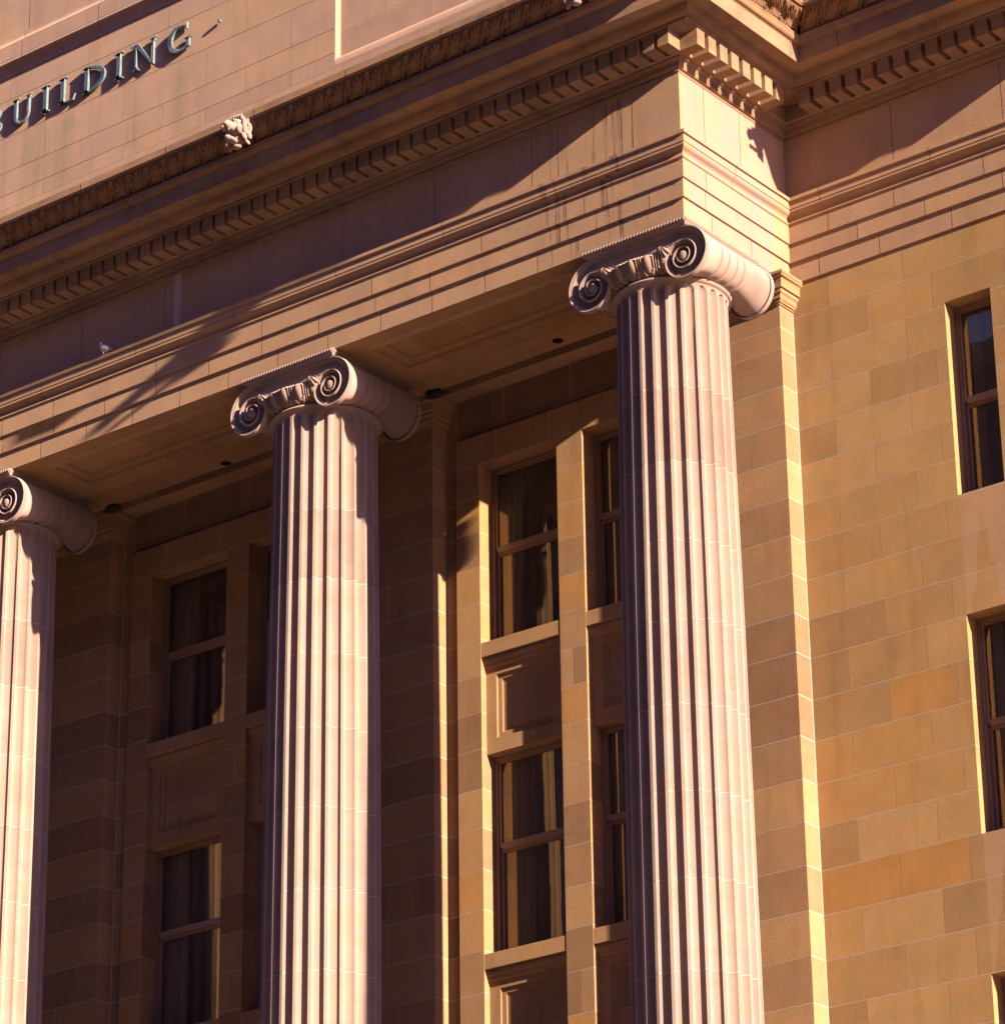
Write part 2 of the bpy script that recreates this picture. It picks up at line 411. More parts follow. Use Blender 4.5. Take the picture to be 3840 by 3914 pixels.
def cyma_relief(a,b,ua,ub,na,nb,pitch):
    """a,b plan ends of the span; na,nb: mitre offsets (vectors) ; ua.. unused"""
    mb=MB(); A=Vector(a);B=Vector(b); d=(B-A); L=d.length; d/=L; nrm=Vector((d.y,-d.x))
    cnt=max(1,round(L/pitch)); NU=34; NV=26
    rows=[]
    NT=cnt*NU
    prof=scurve(.742,2.433,.945,2.632,-.022,.020,8)
    def P(v):
        k=v*(len(prof)-1); i=min(int(k),len(prof)-2); f=k-i
        return prof[i][0]*(1-f)+prof[i+1][0]*f, prof[i][1]*(1-f)+prof[i+1][1]*f
    pv=[P(j/NV) for j in range(NV+1)]
    for i in range(NT+1):
        t=i/NT; u=(t*cnt)%1.0-.5
        if i==NT: u=.5
        q=A+d*(L*t); off=(na*(1-t)+nb*t)
        # offsets only skew close to mitres: use lengthwise shift of the mitred ends
        r=[]
        for j,(p,z_) in enumerate(pv):
            h=(leaf(u,j/NV)-1.0)*.024 if 0<j<NV else 0.0
            al=(na.dot(d))*(1-t)+(nb.dot(d))*t
            s_=L*t+al*p
            c=A+d*s_+nrm*(p+h*.75)
            r.append((c.x,c.y,z_-h*.75))
        rows.append(r)
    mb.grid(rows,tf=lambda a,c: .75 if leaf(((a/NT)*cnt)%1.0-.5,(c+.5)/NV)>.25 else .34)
    return mb
n_f=Vector((0,-1)); n_r=Vector((1,0))
oc=Vector((1,-1)); ic=Vector((1,-1))
spans=[((XL,0),(0,0),n_f,oc),((0,0),(0,W),oc,ic),((0,W),(XE,W),ic,oc)]
m=MB()
for a,b,na,nb in spans:
    k=cyma_relief(a,b,0,0,na,nb,.268)
    i0=len(m.v); m.v+=k.v; m.f+=[tuple(i0+j for j in f) for f in k.f]; m.t+=k.t
sweep(m,[(.742,2.433),(.945,2.632)],[(XE,W),(XE,9.0)],None)
m.build('leaf_moulding',M_LEAF,corn,smooth=50)

# dentils
DP0,DP1,DZ0,DZ1=.138,.358,1.836,2.034
def dentil(x0,x1,y0,y1,proto=[None]):
    mb=MB(); b_=.004
    mb.box(x0,x1,y0,y1,DZ0,DZ1,random.uniform(.2,.8))
    o=mb.build('dentil',M_CORN,corn,loc=((x0+x1)/2,(y0+y1)/2,DZ0))
    return o
DWID=.140; DPIT=.2035
for k in range(58):          # front row, right to left from the corner
    x1=.134-.198*k
    e_=random.uniform(-.003,.003); dentil(x1-DWID+e_,x1-abs(e_)*.5,-DP1+random.uniform(0,.005),-DP0)
for k in range(8):           # return row
    y0=-.148+.212*k
    if y0+DWID>W-DP1-.03: break
    dentil(DP0,DP1,y0,y0+DWID)
for k in range(20):          # wing row
    x0=.655+DPIT*k
    if x0+DWID>XE+.30: break
    dentil(x0,x0+DWID,W-DP1,W-DP0)
dentil(.452,.592,W-DP1,W-DP0)

# ------------------------------------------------------------------ attic wall with string courses
YT=.10
def blocks_xz(mb, y, x0,x1, rows, joints, holes=(), g=.0075, depth=.0012, tones=None, face=-1, back=True):
    """ashlar on a plane y=const facing -Y. rows: descending z list; joints: function(row index)->x list; holes: (xa,xb,za,zb)"""
    for r in range(len(rows)-1):
        zt,zb=rows[r],rows[r+1]
        xs=[x0]+[j for j in sorted(joints(r)) if x0+.05<j<x1-.05]+[x1]
        for k in range(len(xs)-1):
            a,b_=xs[k],xs[k+1]
            tone=tones(r,k,(a+b_)/2,(zt+zb)/2) if tones else random.random()
            rects=[(a+(g/2 if k>0 else 0),b_-(g/2 if k<len(xs)-2 else 0),zb+g/2,zt-g/2)]
            for h in holes:
                nr=[]
                for (ra,rb,rc,rd) in rects:
                    if h[0]>=rb or h[1]<=ra or h[2]>=rd or h[3]<=rc: nr.append((ra,rb,rc,rd)); continue
                    if ra<h[0]: nr.append((ra,h[0],rc,rd))
                    if h[1]<rb: nr.append((h[1],rb,rc,rd))
                    ma,mb_=max(ra,h[0]),min(rb,h[1])
                    if rc<h[2]: nr.append((ma,mb_,rc,h[2]))
                    if h[3]<rd: nr.append((ma,mb_,h[3],rd))
                rects=nr
            for (ra,rb,rc,rd) in rects:
                if rb-ra<.004 or rd-rc<.004: continue
                mb.face([(ra,y,rc),(rb,y,rc),(rb,y,rd),(ra,y,rd)],tone)
                yb=y+depth
                mb.face([(ra,y,rd),(rb,y,rd),(rb,yb,rd),(ra,yb,rd)],tone)
                mb.face([(ra,yb,rc),(rb,yb,rc),(rb,y,rc),(ra,y,rc)],tone)
                mb.face([(ra,yb,rc),(ra,y,rc),(ra,y,rd),(ra,yb,rd)],tone)
                mb.face([(rb,y,rc),(rb,yb,rc),(rb,yb,rd),(rb,y,rd)],tone)
    if back:
        rects=[(x0,x1,rows[-1],rows[0])]
        for h in holes:
            nr=[]
            for (ra,rb,rc,rd) in rects:
                if h[0]>=rb or h[1]<=ra or h[2]>=rd or h[3]<=rc: nr.append((ra,rb,rc,rd)); continue
                if ra<h[0]: nr.append((ra,h[0],rc,rd))
                if h[1]<rb: nr.append((h[1],rb,rc,rd))
                ma,mb_=max(ra,h[0]),min(rb,h[1])
                if rc<h[2]: nr.append((ma,mb_,rc,h[2]))
                if h[3]<rd: nr.append((ma,mb_,h[3],rd))
            rects=nr
        for (ra,rb,rc,rd) in rects:
            mb.face([(ra,y+depth,rc),(rb,y+depth,rc),(rb,y+depth,rd),(ra,y+depth,rd)],2.0)
def blocks_yz(mb, x, y0,y1, rows, tones=None, g=.0075, depth=.0012, sgn=1):
    """plane x=const facing +X (sgn 1)"""
    for r in range(len(rows)-1):
        zt,zb=rows[r]-g/2,rows[r+1]+g/2; t=tones(r,0,x,(zt+zb)/2) if tones else random.random()
        q=[(x,y0,zb),(x,y1,zb),(x,y1,zt),(x,y0,zt)]
        mb.face(q,t); xb=x-sgn*depth
        mb.face([(x,y0,zt),(x,y1,zt),(xb,y1,zt),(xb,y0,zt)],t); mb.face([(xb,y0,zb),(xb,y1,zb),(x,y1,zb),(x,y0,zb)],t)
    xb=x-sgn*depth
    mb.face([(xb,y0,rows[-1]),(xb,y1,rows[-1]),(xb,y1,rows[0]),(xb,y0,rows[0])],2.0)

XR=-4.92
m=MB()
arows=[5.62,5.24,4.70,4.19,3.86,3.643]
def aj(r):
    o=[0,-9.04,-9.69,-9.04,-8.325][r] if r<5 else 0
    if r==0: o=-8.98
    return [o+1.36*k for k in range(-8,4)]
def atone(r,k,x,z_):
    if r==2 and -9.0<x<-7.5 and False: return 1.0
    return .15+.6*random.random() if random.random()>.04 else .84
blocks_xz(m,YT,XL,XR,arows,aj,tones=atone,g=.007,depth=.005)
# right face of the raised panel, then the recessed field with its sloping sill
blocks_yz(m,XR,YT,YT+.105,[5.62,5.24,4.70,4.19,3.80],tones=lambda *a:.5,g=.004)
m.face([(XR,YT,3.68),(XR,YT+.105,3.80),(XR,YT+.105,3.80),(XR,YT,3.80)],.5)
blocks_xz(m,YT+.105,XR,-.55,[5.62,5.24,4.70,4.19,3.80],lambda r:[XR+.69+1.36*k+(.68 if r%2 else 0) for k in range(4)],tones=atone)
m.grid([[(XR,YT,3.682),(-.55,YT,3.682)],[(XR,YT+.006,3.73),(-.55,YT+.006,3.73)],[(XR,YT+.016,3.775),(-.55,YT+.016,3.775)],[(XR,YT+.03,3.797),(-.55,YT+.03,3.797)],[(XR,YT+.105,3.80),(-.55,YT+.105,3.80)]],.45)
blocks_xz(m,YT,XR,-.1,[3.682,3.643],lambda r:[-3.6,-2.2],tones=atone)
# plinth down to the cornice top
blocks_xz(m,YT-.02,XL,-.1,[3.64,3.20,2.76],lambda r:[-9.3+1.36*k+(.68 if r else 0) for k in range(-7,8)],tones=atone)
m.face([(XL,YT-.02,3.64),(-.1,YT-.02,3.64),(-.1,YT,3.643),(XL,YT,3.643)],.5)
m.face([(-.1,YT-.02,2.76),(-.1,4,2.76),(-.1,4,7),(-.1,YT-.02,7)],.5)
m.face([(-.55,YT,3.64),(-.55,YT+.2,3.64),(-.55,YT+.2,5.62),(-.55,YT,5.62)],.5)
blocks_xz(m,YT,-.55,-.1,arows,lambda r:[],tones=atone)
# string course and upper wall
sw=[(0,5.575),(.012,5.578)]+arc(.014,5.585,.062,5.70,-.018,5)+[(.07,5.705)]+arc(.072,5.71,.085,5.768,.012,5)+[(.088,5.772),(.088,6.00),(.070,6.004)]+arc(.068,6.01,.03,6.12,-.01,5)+[(.03,6.15),(-.02,6.17),(-.02,7.3)]
PA=[(XL,YT),(-.1,YT),(-.1,4.0)]
sweep(m,sw,PA,[[LF+x for x in (-17,-15.6,-14.2,-12.9,-11.5,-10.1,-8.75,-7.4,-6.0,-4.6,-3.2,-1.8)],[1.3,2.6]],toner=tn(.2,.7),g=.008)
att=m.build('attic_wall',M_ATT,bld,smooth=32)

m=MB()
m.face([(XL,YT,7.3),(-.1,YT,7.3),(-.1,9,7.3),(XL,9,7.3)])
m.face([(XL,.35,2.80),(XE-.3,W+.35,2.80),(XE-.3,9,2.80),(XL,9,2.80)])
m.face([(XL,9,GZ),(XE,9,GZ),(XE,9,2.8),(XL,9,2.8)])
m.face([(XL,9,2.8),(-.1,9,2.8),(-.1,9,7.3),(XL,9,7.3)])
m.face([(XL,0.2,-.07),(XL,9,-.07),(XL,9,7.3),(XL,.2,7.3)])
m.face([(XL,2.0,GZ),(XL,9,GZ),(XL,9,0),(XL,2.0,0)])
m.build('roof',M_ROOF,bld)

# ------------------------------------------------------------------ porch ceiling
def ring(mb,x0,x1,y0,y1,X0,X1,Y0,Y1,za,zb,t=.5):
    """band between rectangle (outer, z=za) and (inner, z=zb), facing down"""
    o=[(x0,y0,za),(x1,y0,za),(x1,y1,za),(x0,y1,za)]; i=[(X0,Y0,zb),(X1,Y0,zb),(X1,Y1,zb),(X0,Y1,zb)]
    for k in range(4):
        mb.face([o[k],o[(k+1)%4],i[(k+1)%4],i[k]],t)
def ceiling_bay(mb,xa,xb,xpa,xpb,js):
    Z=-.0702; g=.008
    y0,y1=.0,1.59
    xs=[xa]+js+[xb]
    # slabs between joints, leaving the panel rectangle
    pa=(xpa,xpb,.215,.925)
    for k in range(len(xs)-1):
        a=xs[k]+(g/2 if k else 0); b_=xs[k+1]-(g/2 if k<len(xs)-2 else 0); t=random.uniform(.3,.7)
        for (c,d) in ((y0,pa[2]),(pa[3],1.20-g/2)): mb.face([(a,c,Z),(a,d,Z),(b_,d,Z),(b_,c,Z)],t)
        if a<pa[0]: mb.face([(a,pa[2],Z),(a,pa[3],Z),(min(b_,pa[0]),pa[3],Z),(min(b_,pa[0]),pa[2],Z)],t)
        if b_>pa[1]: mb.face([(max(a,pa[1]),pa[2],Z),(max(a,pa[1]),pa[3],Z),(b_,pa[3],Z),(b_,pa[2],Z)],t)
        # panel floor pieces
        ia=max(a,pa[0]+.16); ib=min(b_,pa[1]-.16)
        if ib>ia: mb.face([(ia,pa[2]+.13,Z+.055),(ia,pa[3]-.14,Z+.055),(ib,pa[3]-.14,Z+.055),(ib,pa[2]+.13,Z+.055)],t)
    mb.face([(xa,y0,Z+.004),(xb,y0,Z+.004),(xb,1.5,Z+.004),(xa,1.5,Z+.004)],2.0) if False else None
    for j in js:
        for (c,d) in ((y0,pa[2]),(pa[3],1.20)): mb.face([(j-g,c,Z+.003),(j+g,c,Z+.003),(j+g,d,Z+.003),(j-g,d,Z+.003)],2.0)
        if pa[0]+.16<j<pa[1]-.16: mb.face([(j-g,pa[2]+.13,Z+.058),(j+g,pa[2]+.13,Z+.058),(j+g,pa[3]-.14,Z+.058),(j-g,pa[3]-.14,Z+.058)],2.0)
    mb.face([(xa,1.19,Z+.003),(xb,1.19,Z+.003),(xb,1.21,Z+.003),(xa,1.21,Z+.003)],1.2)
    js2=[(xs[k]+xs[k+1])/2 for k in range(len(xs)-1)]; xs2=[xa]+js2+[xb]
    for k in range(len(xs2)-1):
        a=xs2[k]+(g/2 if k else 0); b_=xs2[k+1]-(g/2 if k<len(xs2)-2 else 0)
        mb.face([(a,1.20+g/2,Z),(a,y1,Z),(b_,y1,Z),(b_,1.20+g/2,Z)],random.uniform(.3,.7))
    for j in js2: mb.face([(j-g,1.2,Z+.003),(j+g,1.2,Z+.003),(j+g,y1,Z+.003),(j-g,y1,Z+.003)],2.0)
    ring(mb,pa[0],pa[1],pa[2],pa[3],pa[0]+.02,pa[1]-.02,pa[2]+.02,pa[3]-.02,Z,Z+.03)
    ring(mb,pa[0]+.02,pa[1]-.02,pa[2]+.02,pa[3]-.02,pa[0]+.14,pa[1]-.14,pa[2]+.11,pa[3]-.12,Z+.03,Z+.03)
    ring(mb,pa[0]+.14,pa[1]-.14,pa[2]+.11,pa[3]-.12,pa[0]+.16,pa[1]-.16,pa[2]+.13,pa[3]-.14,Z+.03,Z+.055)
m=MB()
ceiling_bay(m,-5.3,0,-4.50,-1.66,[-4.11,-3.376,-2.649,-1.914,-.62])
ceiling_bay(m,-10.4,-5.3,-9.51,-6.55,[-9.077,-8.303,-7.538,-6.751,-6.0])
ceiling_bay(m,-15.5,-10.4,-14.6,-11.7,[-14.2,-13.4,-12.6,-11.85,-11.1])
ceiling_bay(m,XL,-15.5,-18.2,-16.8,[-17.5,-16.1])
# upstand behind the slab: end of slab, recess top, face of the wall beam, its soffit
def strip(mb,y0,z0,y1,z1,tone=None,js=()):
    xs=[XL]+list(js)+[-.0]
    for k in range(len(xs)-1): mb.face([(xs[k],y0,z0),(xs[k+1],y0,z0),(xs[k+1],y1,z1),(xs[k],y1,z1)],tone if tone is not None else random.uniform(.2,.7))
bj=[-16.6,-15.7,-14.8,-13.9,-13,-12.1,-11.2,-10.2,-9.165,-8.40,-7.5,-6.6,-5.6,-4.9,-4.14,-3.3,-2.5,-1.6,-.8]
strip(m,1.59,-.0702,1.59,.16); strip(m,1.59,.16,1.742,.16); strip(m,1.742,.16,1.742,-.072,js=bj)
strip(m,1.742,-.072,YW+.01,-.072,js=bj)
ceil=m.build('porch_ceiling',M_POR,bld)

# ------------------------------------------------------------------ antae (wall pilasters)
capp=[(.0,-.407),(.015,-.402),(.015,-.385),(.032,-.382),(.032,-.367)]+scurve(.036,-.362,.074,-.292,.010,-.008,4)+[(.080,-.288),(.080,-.250),(.104,-.246),(.104,-.168)]+scurve(.106,-.164,.142,-.108,-.008,.008,4)+[(.150,-.105),(.150,-.0725),(-.05,-.0725)]
def anta(xr, w, first=False, yback=YW, toner=None):
    mb=MB(); zl=[-.407,-.66]+[z_ for z_ in ZL if z_<-.7]
    tones=toner or (lambda r,k,x,z_: random.uniform(.1,.75))
    rows=[-.407,-.655]
    T=[tones(r,0,0,0) for r in range(len(zl))]
    fn=lambda r,k,x,z_: T[r]
    blocks_xz(mb,YA,xr-w,xr,zl,lambda r:[xr-w*.52] if r%9==5 else [],tones=fn)
    blocks_yz(mb,xr,YA,yback,zl,tones=fn)
    mb.face([(xr-w,YA,zl[-1]),(xr-w,YA,-.4),(xr-w,yback,-.4),(xr-w,yback,zl[-1])],.4)
    sweep(mb,capp,[(xr-w,yback),(xr-w,YA),(xr,YA),(xr,yback)],None,toner=lambda i,k:.45)
    # light pointing line down the inner angle
    mb.face([(xr,yback-.006,zl[-1]),(xr+.006,yback-.001,zl[-1]),(xr+.006,yback-.001,-.42),(xr,yback-.006,-.42)],2.0)
    return mb.build('pilaster',M_POR,bld,smooth=32,loc=(xr-w/2,YA,GZ))
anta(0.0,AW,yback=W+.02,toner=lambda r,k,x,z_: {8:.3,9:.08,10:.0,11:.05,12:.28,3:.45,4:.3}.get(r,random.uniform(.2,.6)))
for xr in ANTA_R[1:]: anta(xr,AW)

# ------------------------------------------------------------------ windows and porch wall
ZT=[-.965,-4.46,-8.10,-11.75]          # lintels
ZS=[-3.16,-6.76,-10.40,-14.05]         # sill tops
def window(name, x0,x1,zs,zt, yf, yg, sash_mid, deep=.06):
    """timber sash window: frame, two sashes, panes"""
    fr=MB(); fw=.036
    fr.box(x0,x0+fw,yf,yf+.09,zs,zt); fr.box(x1-fw,x1,yf,yf+.09,zs,zt); fr.box(x0+fw,x1-fw,yf,yf+.09,zt-fw,zt)
    fr.box(x0+fw,x1-fw,yf,yf+.09,zs,zs+.05)
    w_=fr.build('window',M_FRAME,bld,loc=((x0+x1)/2,yf,zs))
    for (a,b_,y) in ((sash_mid,zt-fw,yf+.02),(zs+.05,sash_mid-.03,yf+.05)):
        s=MB(); t=.031
        s.box(x0+fw,x0+fw+t,y,y+.035,a,b_); s.box(x1-fw-t,x1-fw,y,y+.035,a,b_)
        s.box(x0+fw+t,x1-fw-t,y,y+.035,b_-t,b_); s.box(x0+fw+t,x1-fw-t,y,y+.035,a-.03 if a==sash_mid else a,a+.045)
        s.build('sash',M_FRAME,w_)
        g=MB(); yy=y+.02
        g.face([(x0+fw+t,yy,a+.045),(x1-fw-t,yy,a+.045),(x1-fw-t,yy,b_-t),(x0+fw+t,yy,b_-t)])
        g.build('pane',M_GLASS,w_)
    return w_

def spandrel(mb,x0,x1,zt,zb,t):
    """wall under a sill with a sunk, double-stepped panel, zt just under the sill mouldings"""
    y=2.03
    A=(x0,x1,zb,zt); pz0,pz1=zb+.17,zt-.12; B=(x0+.145,x1-.145,pz0,pz1)
    jz=[q for q in ZL if zb+.02<q<zt-.02]
    def fr(o,i,yo,yi):
        O=[(o[0],yo,o[2]),(o[1],yo,o[2]),(o[1],yo,o[3]),(o[0],yo,o[3])]; I=[(i[0],yi,i[2]),(i[1],yi,i[2]),(i[1],yi,i[3]),(i[0],yi,i[3])]
        for k in range(4): mb.face([O[k],O[(k+1)%4],I[(k+1)%4],I[k]],t)
    fr(A,B,y,y)
    C=(B[0]+.008,B[1]-.008,B[2]+.008,B[3]-.008); fr(B,C,y,y+.022)
    D=(C[0]+.055,C[1]-.055,C[2]+.05,C[3]-.05); fr(C,D,y+.022,y+.022)
    E_=(D[0]+.01,D[1]-.01,D[2]+.01,D[3]-.01); fr(D,E_,y+.022,y+.038)
    zs_=[E_[3]]+jz+[E_[2]]
    for k in range(len(zs_)-1):
        if zs_[k]-zs_[k+1]<.02: continue
        mb.face([(E_[0],y+.038,zs_[k+1]+.004),(E_[1],y+.038,zs_[k+1]+.004),(E_[1],y+.038,zs_[k]-.004),(E_[0],y+.038,zs_[k]-.004)],t+random.uniform(-.15,.15))
    mb.face([(E_[0],y+.041,E_[2]),(E_[1],y+.041,E_[2]),(E_[1],y+.041,E_[3]),(E_[0],y+.041,E_[3])],2.0)
silp=[(0,-.30),(.012,-.297)]+scurve(.014,-.292,.050,-.235,.008,-.006,4)+[(.056,-.232),(.056,-.185),(.042,-.182),(.042,-.172),(.086,-.168),(.086,0.0),(-.20,.02)]
def sill(x0,x1,zt):
    mb=MB(); y=2.03
    pr=[(p,z_+zt) for p,z_ in silp]
    sweep(mb,pr,[(x0,2.2),(x0,y),(x1,y),(x1,2.2)],None,toner=lambda i,k:.5)
    return mb

bays=[ # x of: wall left, surround left, win1 l/r, win2 l/r, surround right, wall right
 (-4.82,-4.635,-4.30,-3.19,-2.835,-1.735,-1.39,-1.26),
 (-9.93,-9.745,-9.41,-8.165,-7.815,-6.57,-6.235,-6.08),
 (-14.95,-14.77,-14.43,-13.19,-12.84,-11.6,-11.37,-11.19)]
rooms=MB()
wins={}
for bi,(wl,sl,a0,a1,b0,b1,sr,wr) in enumerate(bays):
    mb=MB()
    rows=[-.072,-.515]+[z_ for z_ in ZL if z_<-.6]
    T=[random.uniform(.1,.85) for _ in rows]
    blocks_xz(mb,YW,wl,sl,rows,lambda r:[],tones=lambda r,k,x,z_:T[r])
    blocks_xz(mb,YW,sr,wr,rows,lambda r:[],tones=lambda r,k,x,z_:T[r])
    zs0=-.60
    c=(sl+sr)/2
    blocks_xz(mb,YW,sl,sr,[-.072,-.515,zs0],lambda r:[c-.95,c+.0] if r==0 else [c-.55,c+.6],tones=lambda r,k,x,z_:random.uniform(.1,.5))
    # raised surround: top, jamb piers, centre pier
    zl=[zs0]+[-.965]+[z_ for z_ in ZL if z_<-1.1]
    hs=[]
    for zt,zs_ in zip(ZT,ZS):
        pass
    hole=[(a0,a1,ZL[-1]-1,ZT[0]),(b0,b1,ZL[-1]-1,ZT[0])]
    def sj(r):
        if r==0: return [a0+.25,a1-.1,b0+.55,b1-.1]
        base=[a0-.001,a1+.001,b0-.001,b1+.001]
        if r in (7,15): base+=[(a1+b0)/2]
        return base
    blocks_xz(mb,YS,sl,sr,zl,sj,holes=hole,tones=lambda r,k,x,z_:random.uniform(.05,.9))
    mb.face([(sl,YS,zs0),(sr,YS,zs0),(sr,YW,zs0+.004),(sl,YW,zs0+.004)],.4)
    mb.face([(sl,YS,zl[-1]),(sl,YW,zl[-1]),(sl,YW,zs0),(sl,YS,zs0)],.4)
    mb.face([(sr,YS,zl[-1]),(sr,YW,zl[-1]),(sr,YW,zs0),(sr,YS,zs0)],.4)
    for (x0,x1) in ((a0,a1),(b0,b1)):
        blocks_yz(mb,x0,YS,2.26,zl[1:],tones=lambda *a:random.uniform(.05,.9),g=.006)
        mb.face([(x1,YS,zl[-1]),(x1,2.26,zl[-1]),(x1,2.26,ZT[0]),(x1,YS,ZT[0])],.4)
        mb.face([(x0,YS,ZT[0]),(x1,YS,ZT[0]),(x1,2.26,ZT[0]),(x0,2.26,ZT[0])],.35)
    wallo=mb.build('porch_wall',M_POR,bld)
    for wi,(x0,x1) in enumerate(((a0,a1),(b0,b1))):
        for fl,(zt,zs_) in enumerate(zip(ZT[:3],ZS[:3])):
            wins[(bi,wi,fl)]=window('window',x0+.003,x1-.003,zs_+.01,zt-.002,2.165,2.2,(-1.975,-5.50,-9.2)[fl])
            s=sill(x0+.035,x1-.035,zs_); s.build('window_sill',M_POR,wallo,smooth=32)
            q=MB(); zb=ZT[fl+1] if fl<2 else -11.75
            spandrel(q,x0,x1,zs_-.26,zb,random.uniform(.3,.6))
            q.face([(x0,2.03,zb),(x1,2.03,zb),(x1,2.2,zb),(x0,2.2,zb)],.4)
            q.face([(x0,2.03,zs_-.26),(x1,2.03,zs_-.26),(x1,2.03,zs_),(x0,2.03,zs_)],.4)
            q.build('spandrel_panel',M_POR,wallo)
        q=MB(); q.face([(x0,2.03,-19),(x1,2.03,-19),(x1,2.03,-11.75),(x0,2.03,-11.75)],.4); q.build('spandrel_panel',M_POR,wallo)

# wing wall with its own windows
mb=MB()
wrows=[-.072]+ZL
ev=[.455,1.395,2.9,3.45]; od=[.93,1.735,2.62,3.2]
wz=[(-3.09,-.885),(-6.72,-4.404),(-10.35,-8.14)]
hole=[(1.88,2.43,a,b_) for a,b_ in wz]
special={(2,'a'):.5}
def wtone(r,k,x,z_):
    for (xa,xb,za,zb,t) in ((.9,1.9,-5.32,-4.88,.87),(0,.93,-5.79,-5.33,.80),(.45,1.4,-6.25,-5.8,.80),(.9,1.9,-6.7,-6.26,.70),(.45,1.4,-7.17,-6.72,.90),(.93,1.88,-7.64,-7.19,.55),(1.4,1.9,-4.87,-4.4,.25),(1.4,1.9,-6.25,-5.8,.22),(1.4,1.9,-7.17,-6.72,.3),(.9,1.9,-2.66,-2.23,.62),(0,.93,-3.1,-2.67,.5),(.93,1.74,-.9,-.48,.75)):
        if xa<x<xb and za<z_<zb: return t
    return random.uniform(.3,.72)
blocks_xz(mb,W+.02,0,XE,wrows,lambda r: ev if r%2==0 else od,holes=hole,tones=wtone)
for (za,zb_) in wz:
    rr=[zb_]+[z_ for z_ in ZL if za<z_<zb_]+[za]
    blocks_yz(mb,1.88,W+.02,2.30,rr,tones=lambda r,k,x,z_:.6,g=.005)
    mb.face([(2.43,W+.02,za),(2.43,2.3,za),(2.43,2.3,zb_),(2.43,W+.02,zb_)],.4)
    mb.face([(1.88,W+.02,zb_),(2.43,W+.02,zb_),(2.43,2.3,zb_),(1.88,2.3,zb_)],.4)
    mb.face([(1.88,W+.02,za),(2.43,W+.02,za),(2.43,2.3,za+.02),(1.88,2.3,za+.02)],.4)
mb.face([(XE,W+.02,GZ),(XE,9,GZ),(XE,9,0),(XE,W+.02,0)],.5)
mb.face([(0,W+.02,ZL[-1]),(XE,W+.02,ZL[-1]),(XE,W+.02,GZ),(0,W+.02,GZ)],.5)
wing=mb.build('side_wall',M_WALL,bld)
for fl,(za,zb_) in enumerate(wz):
    wins[('w',0,fl)]=window('window',1.883,2.427,za+.015,zb_-.002,2.185,2.2,(-1.975,-5.53,-9.2)[fl])

# rooms behind the glass
m=MB()
for x in (XL,-17,-10.0,-5.0,-.6,.6,XE-.05): m.face([(x,2.32,-19),(x,6,-19),(x,6,0),(x,2.32,0)])
m.face([(XL,6,-19),(XE-.05,6,-19),(XE-.05,6,0),(XL,6,0)])
for z_ in (-.3,-3.75,-4.0,-7.35,-7.6,-11.0,-11.3): m.face([(XL,2.32,z_),(XE-.05,2.32,z_),(XE-.05,6,z_),(XL,6,z_)])
m.build('interior',M_DARK,bld)

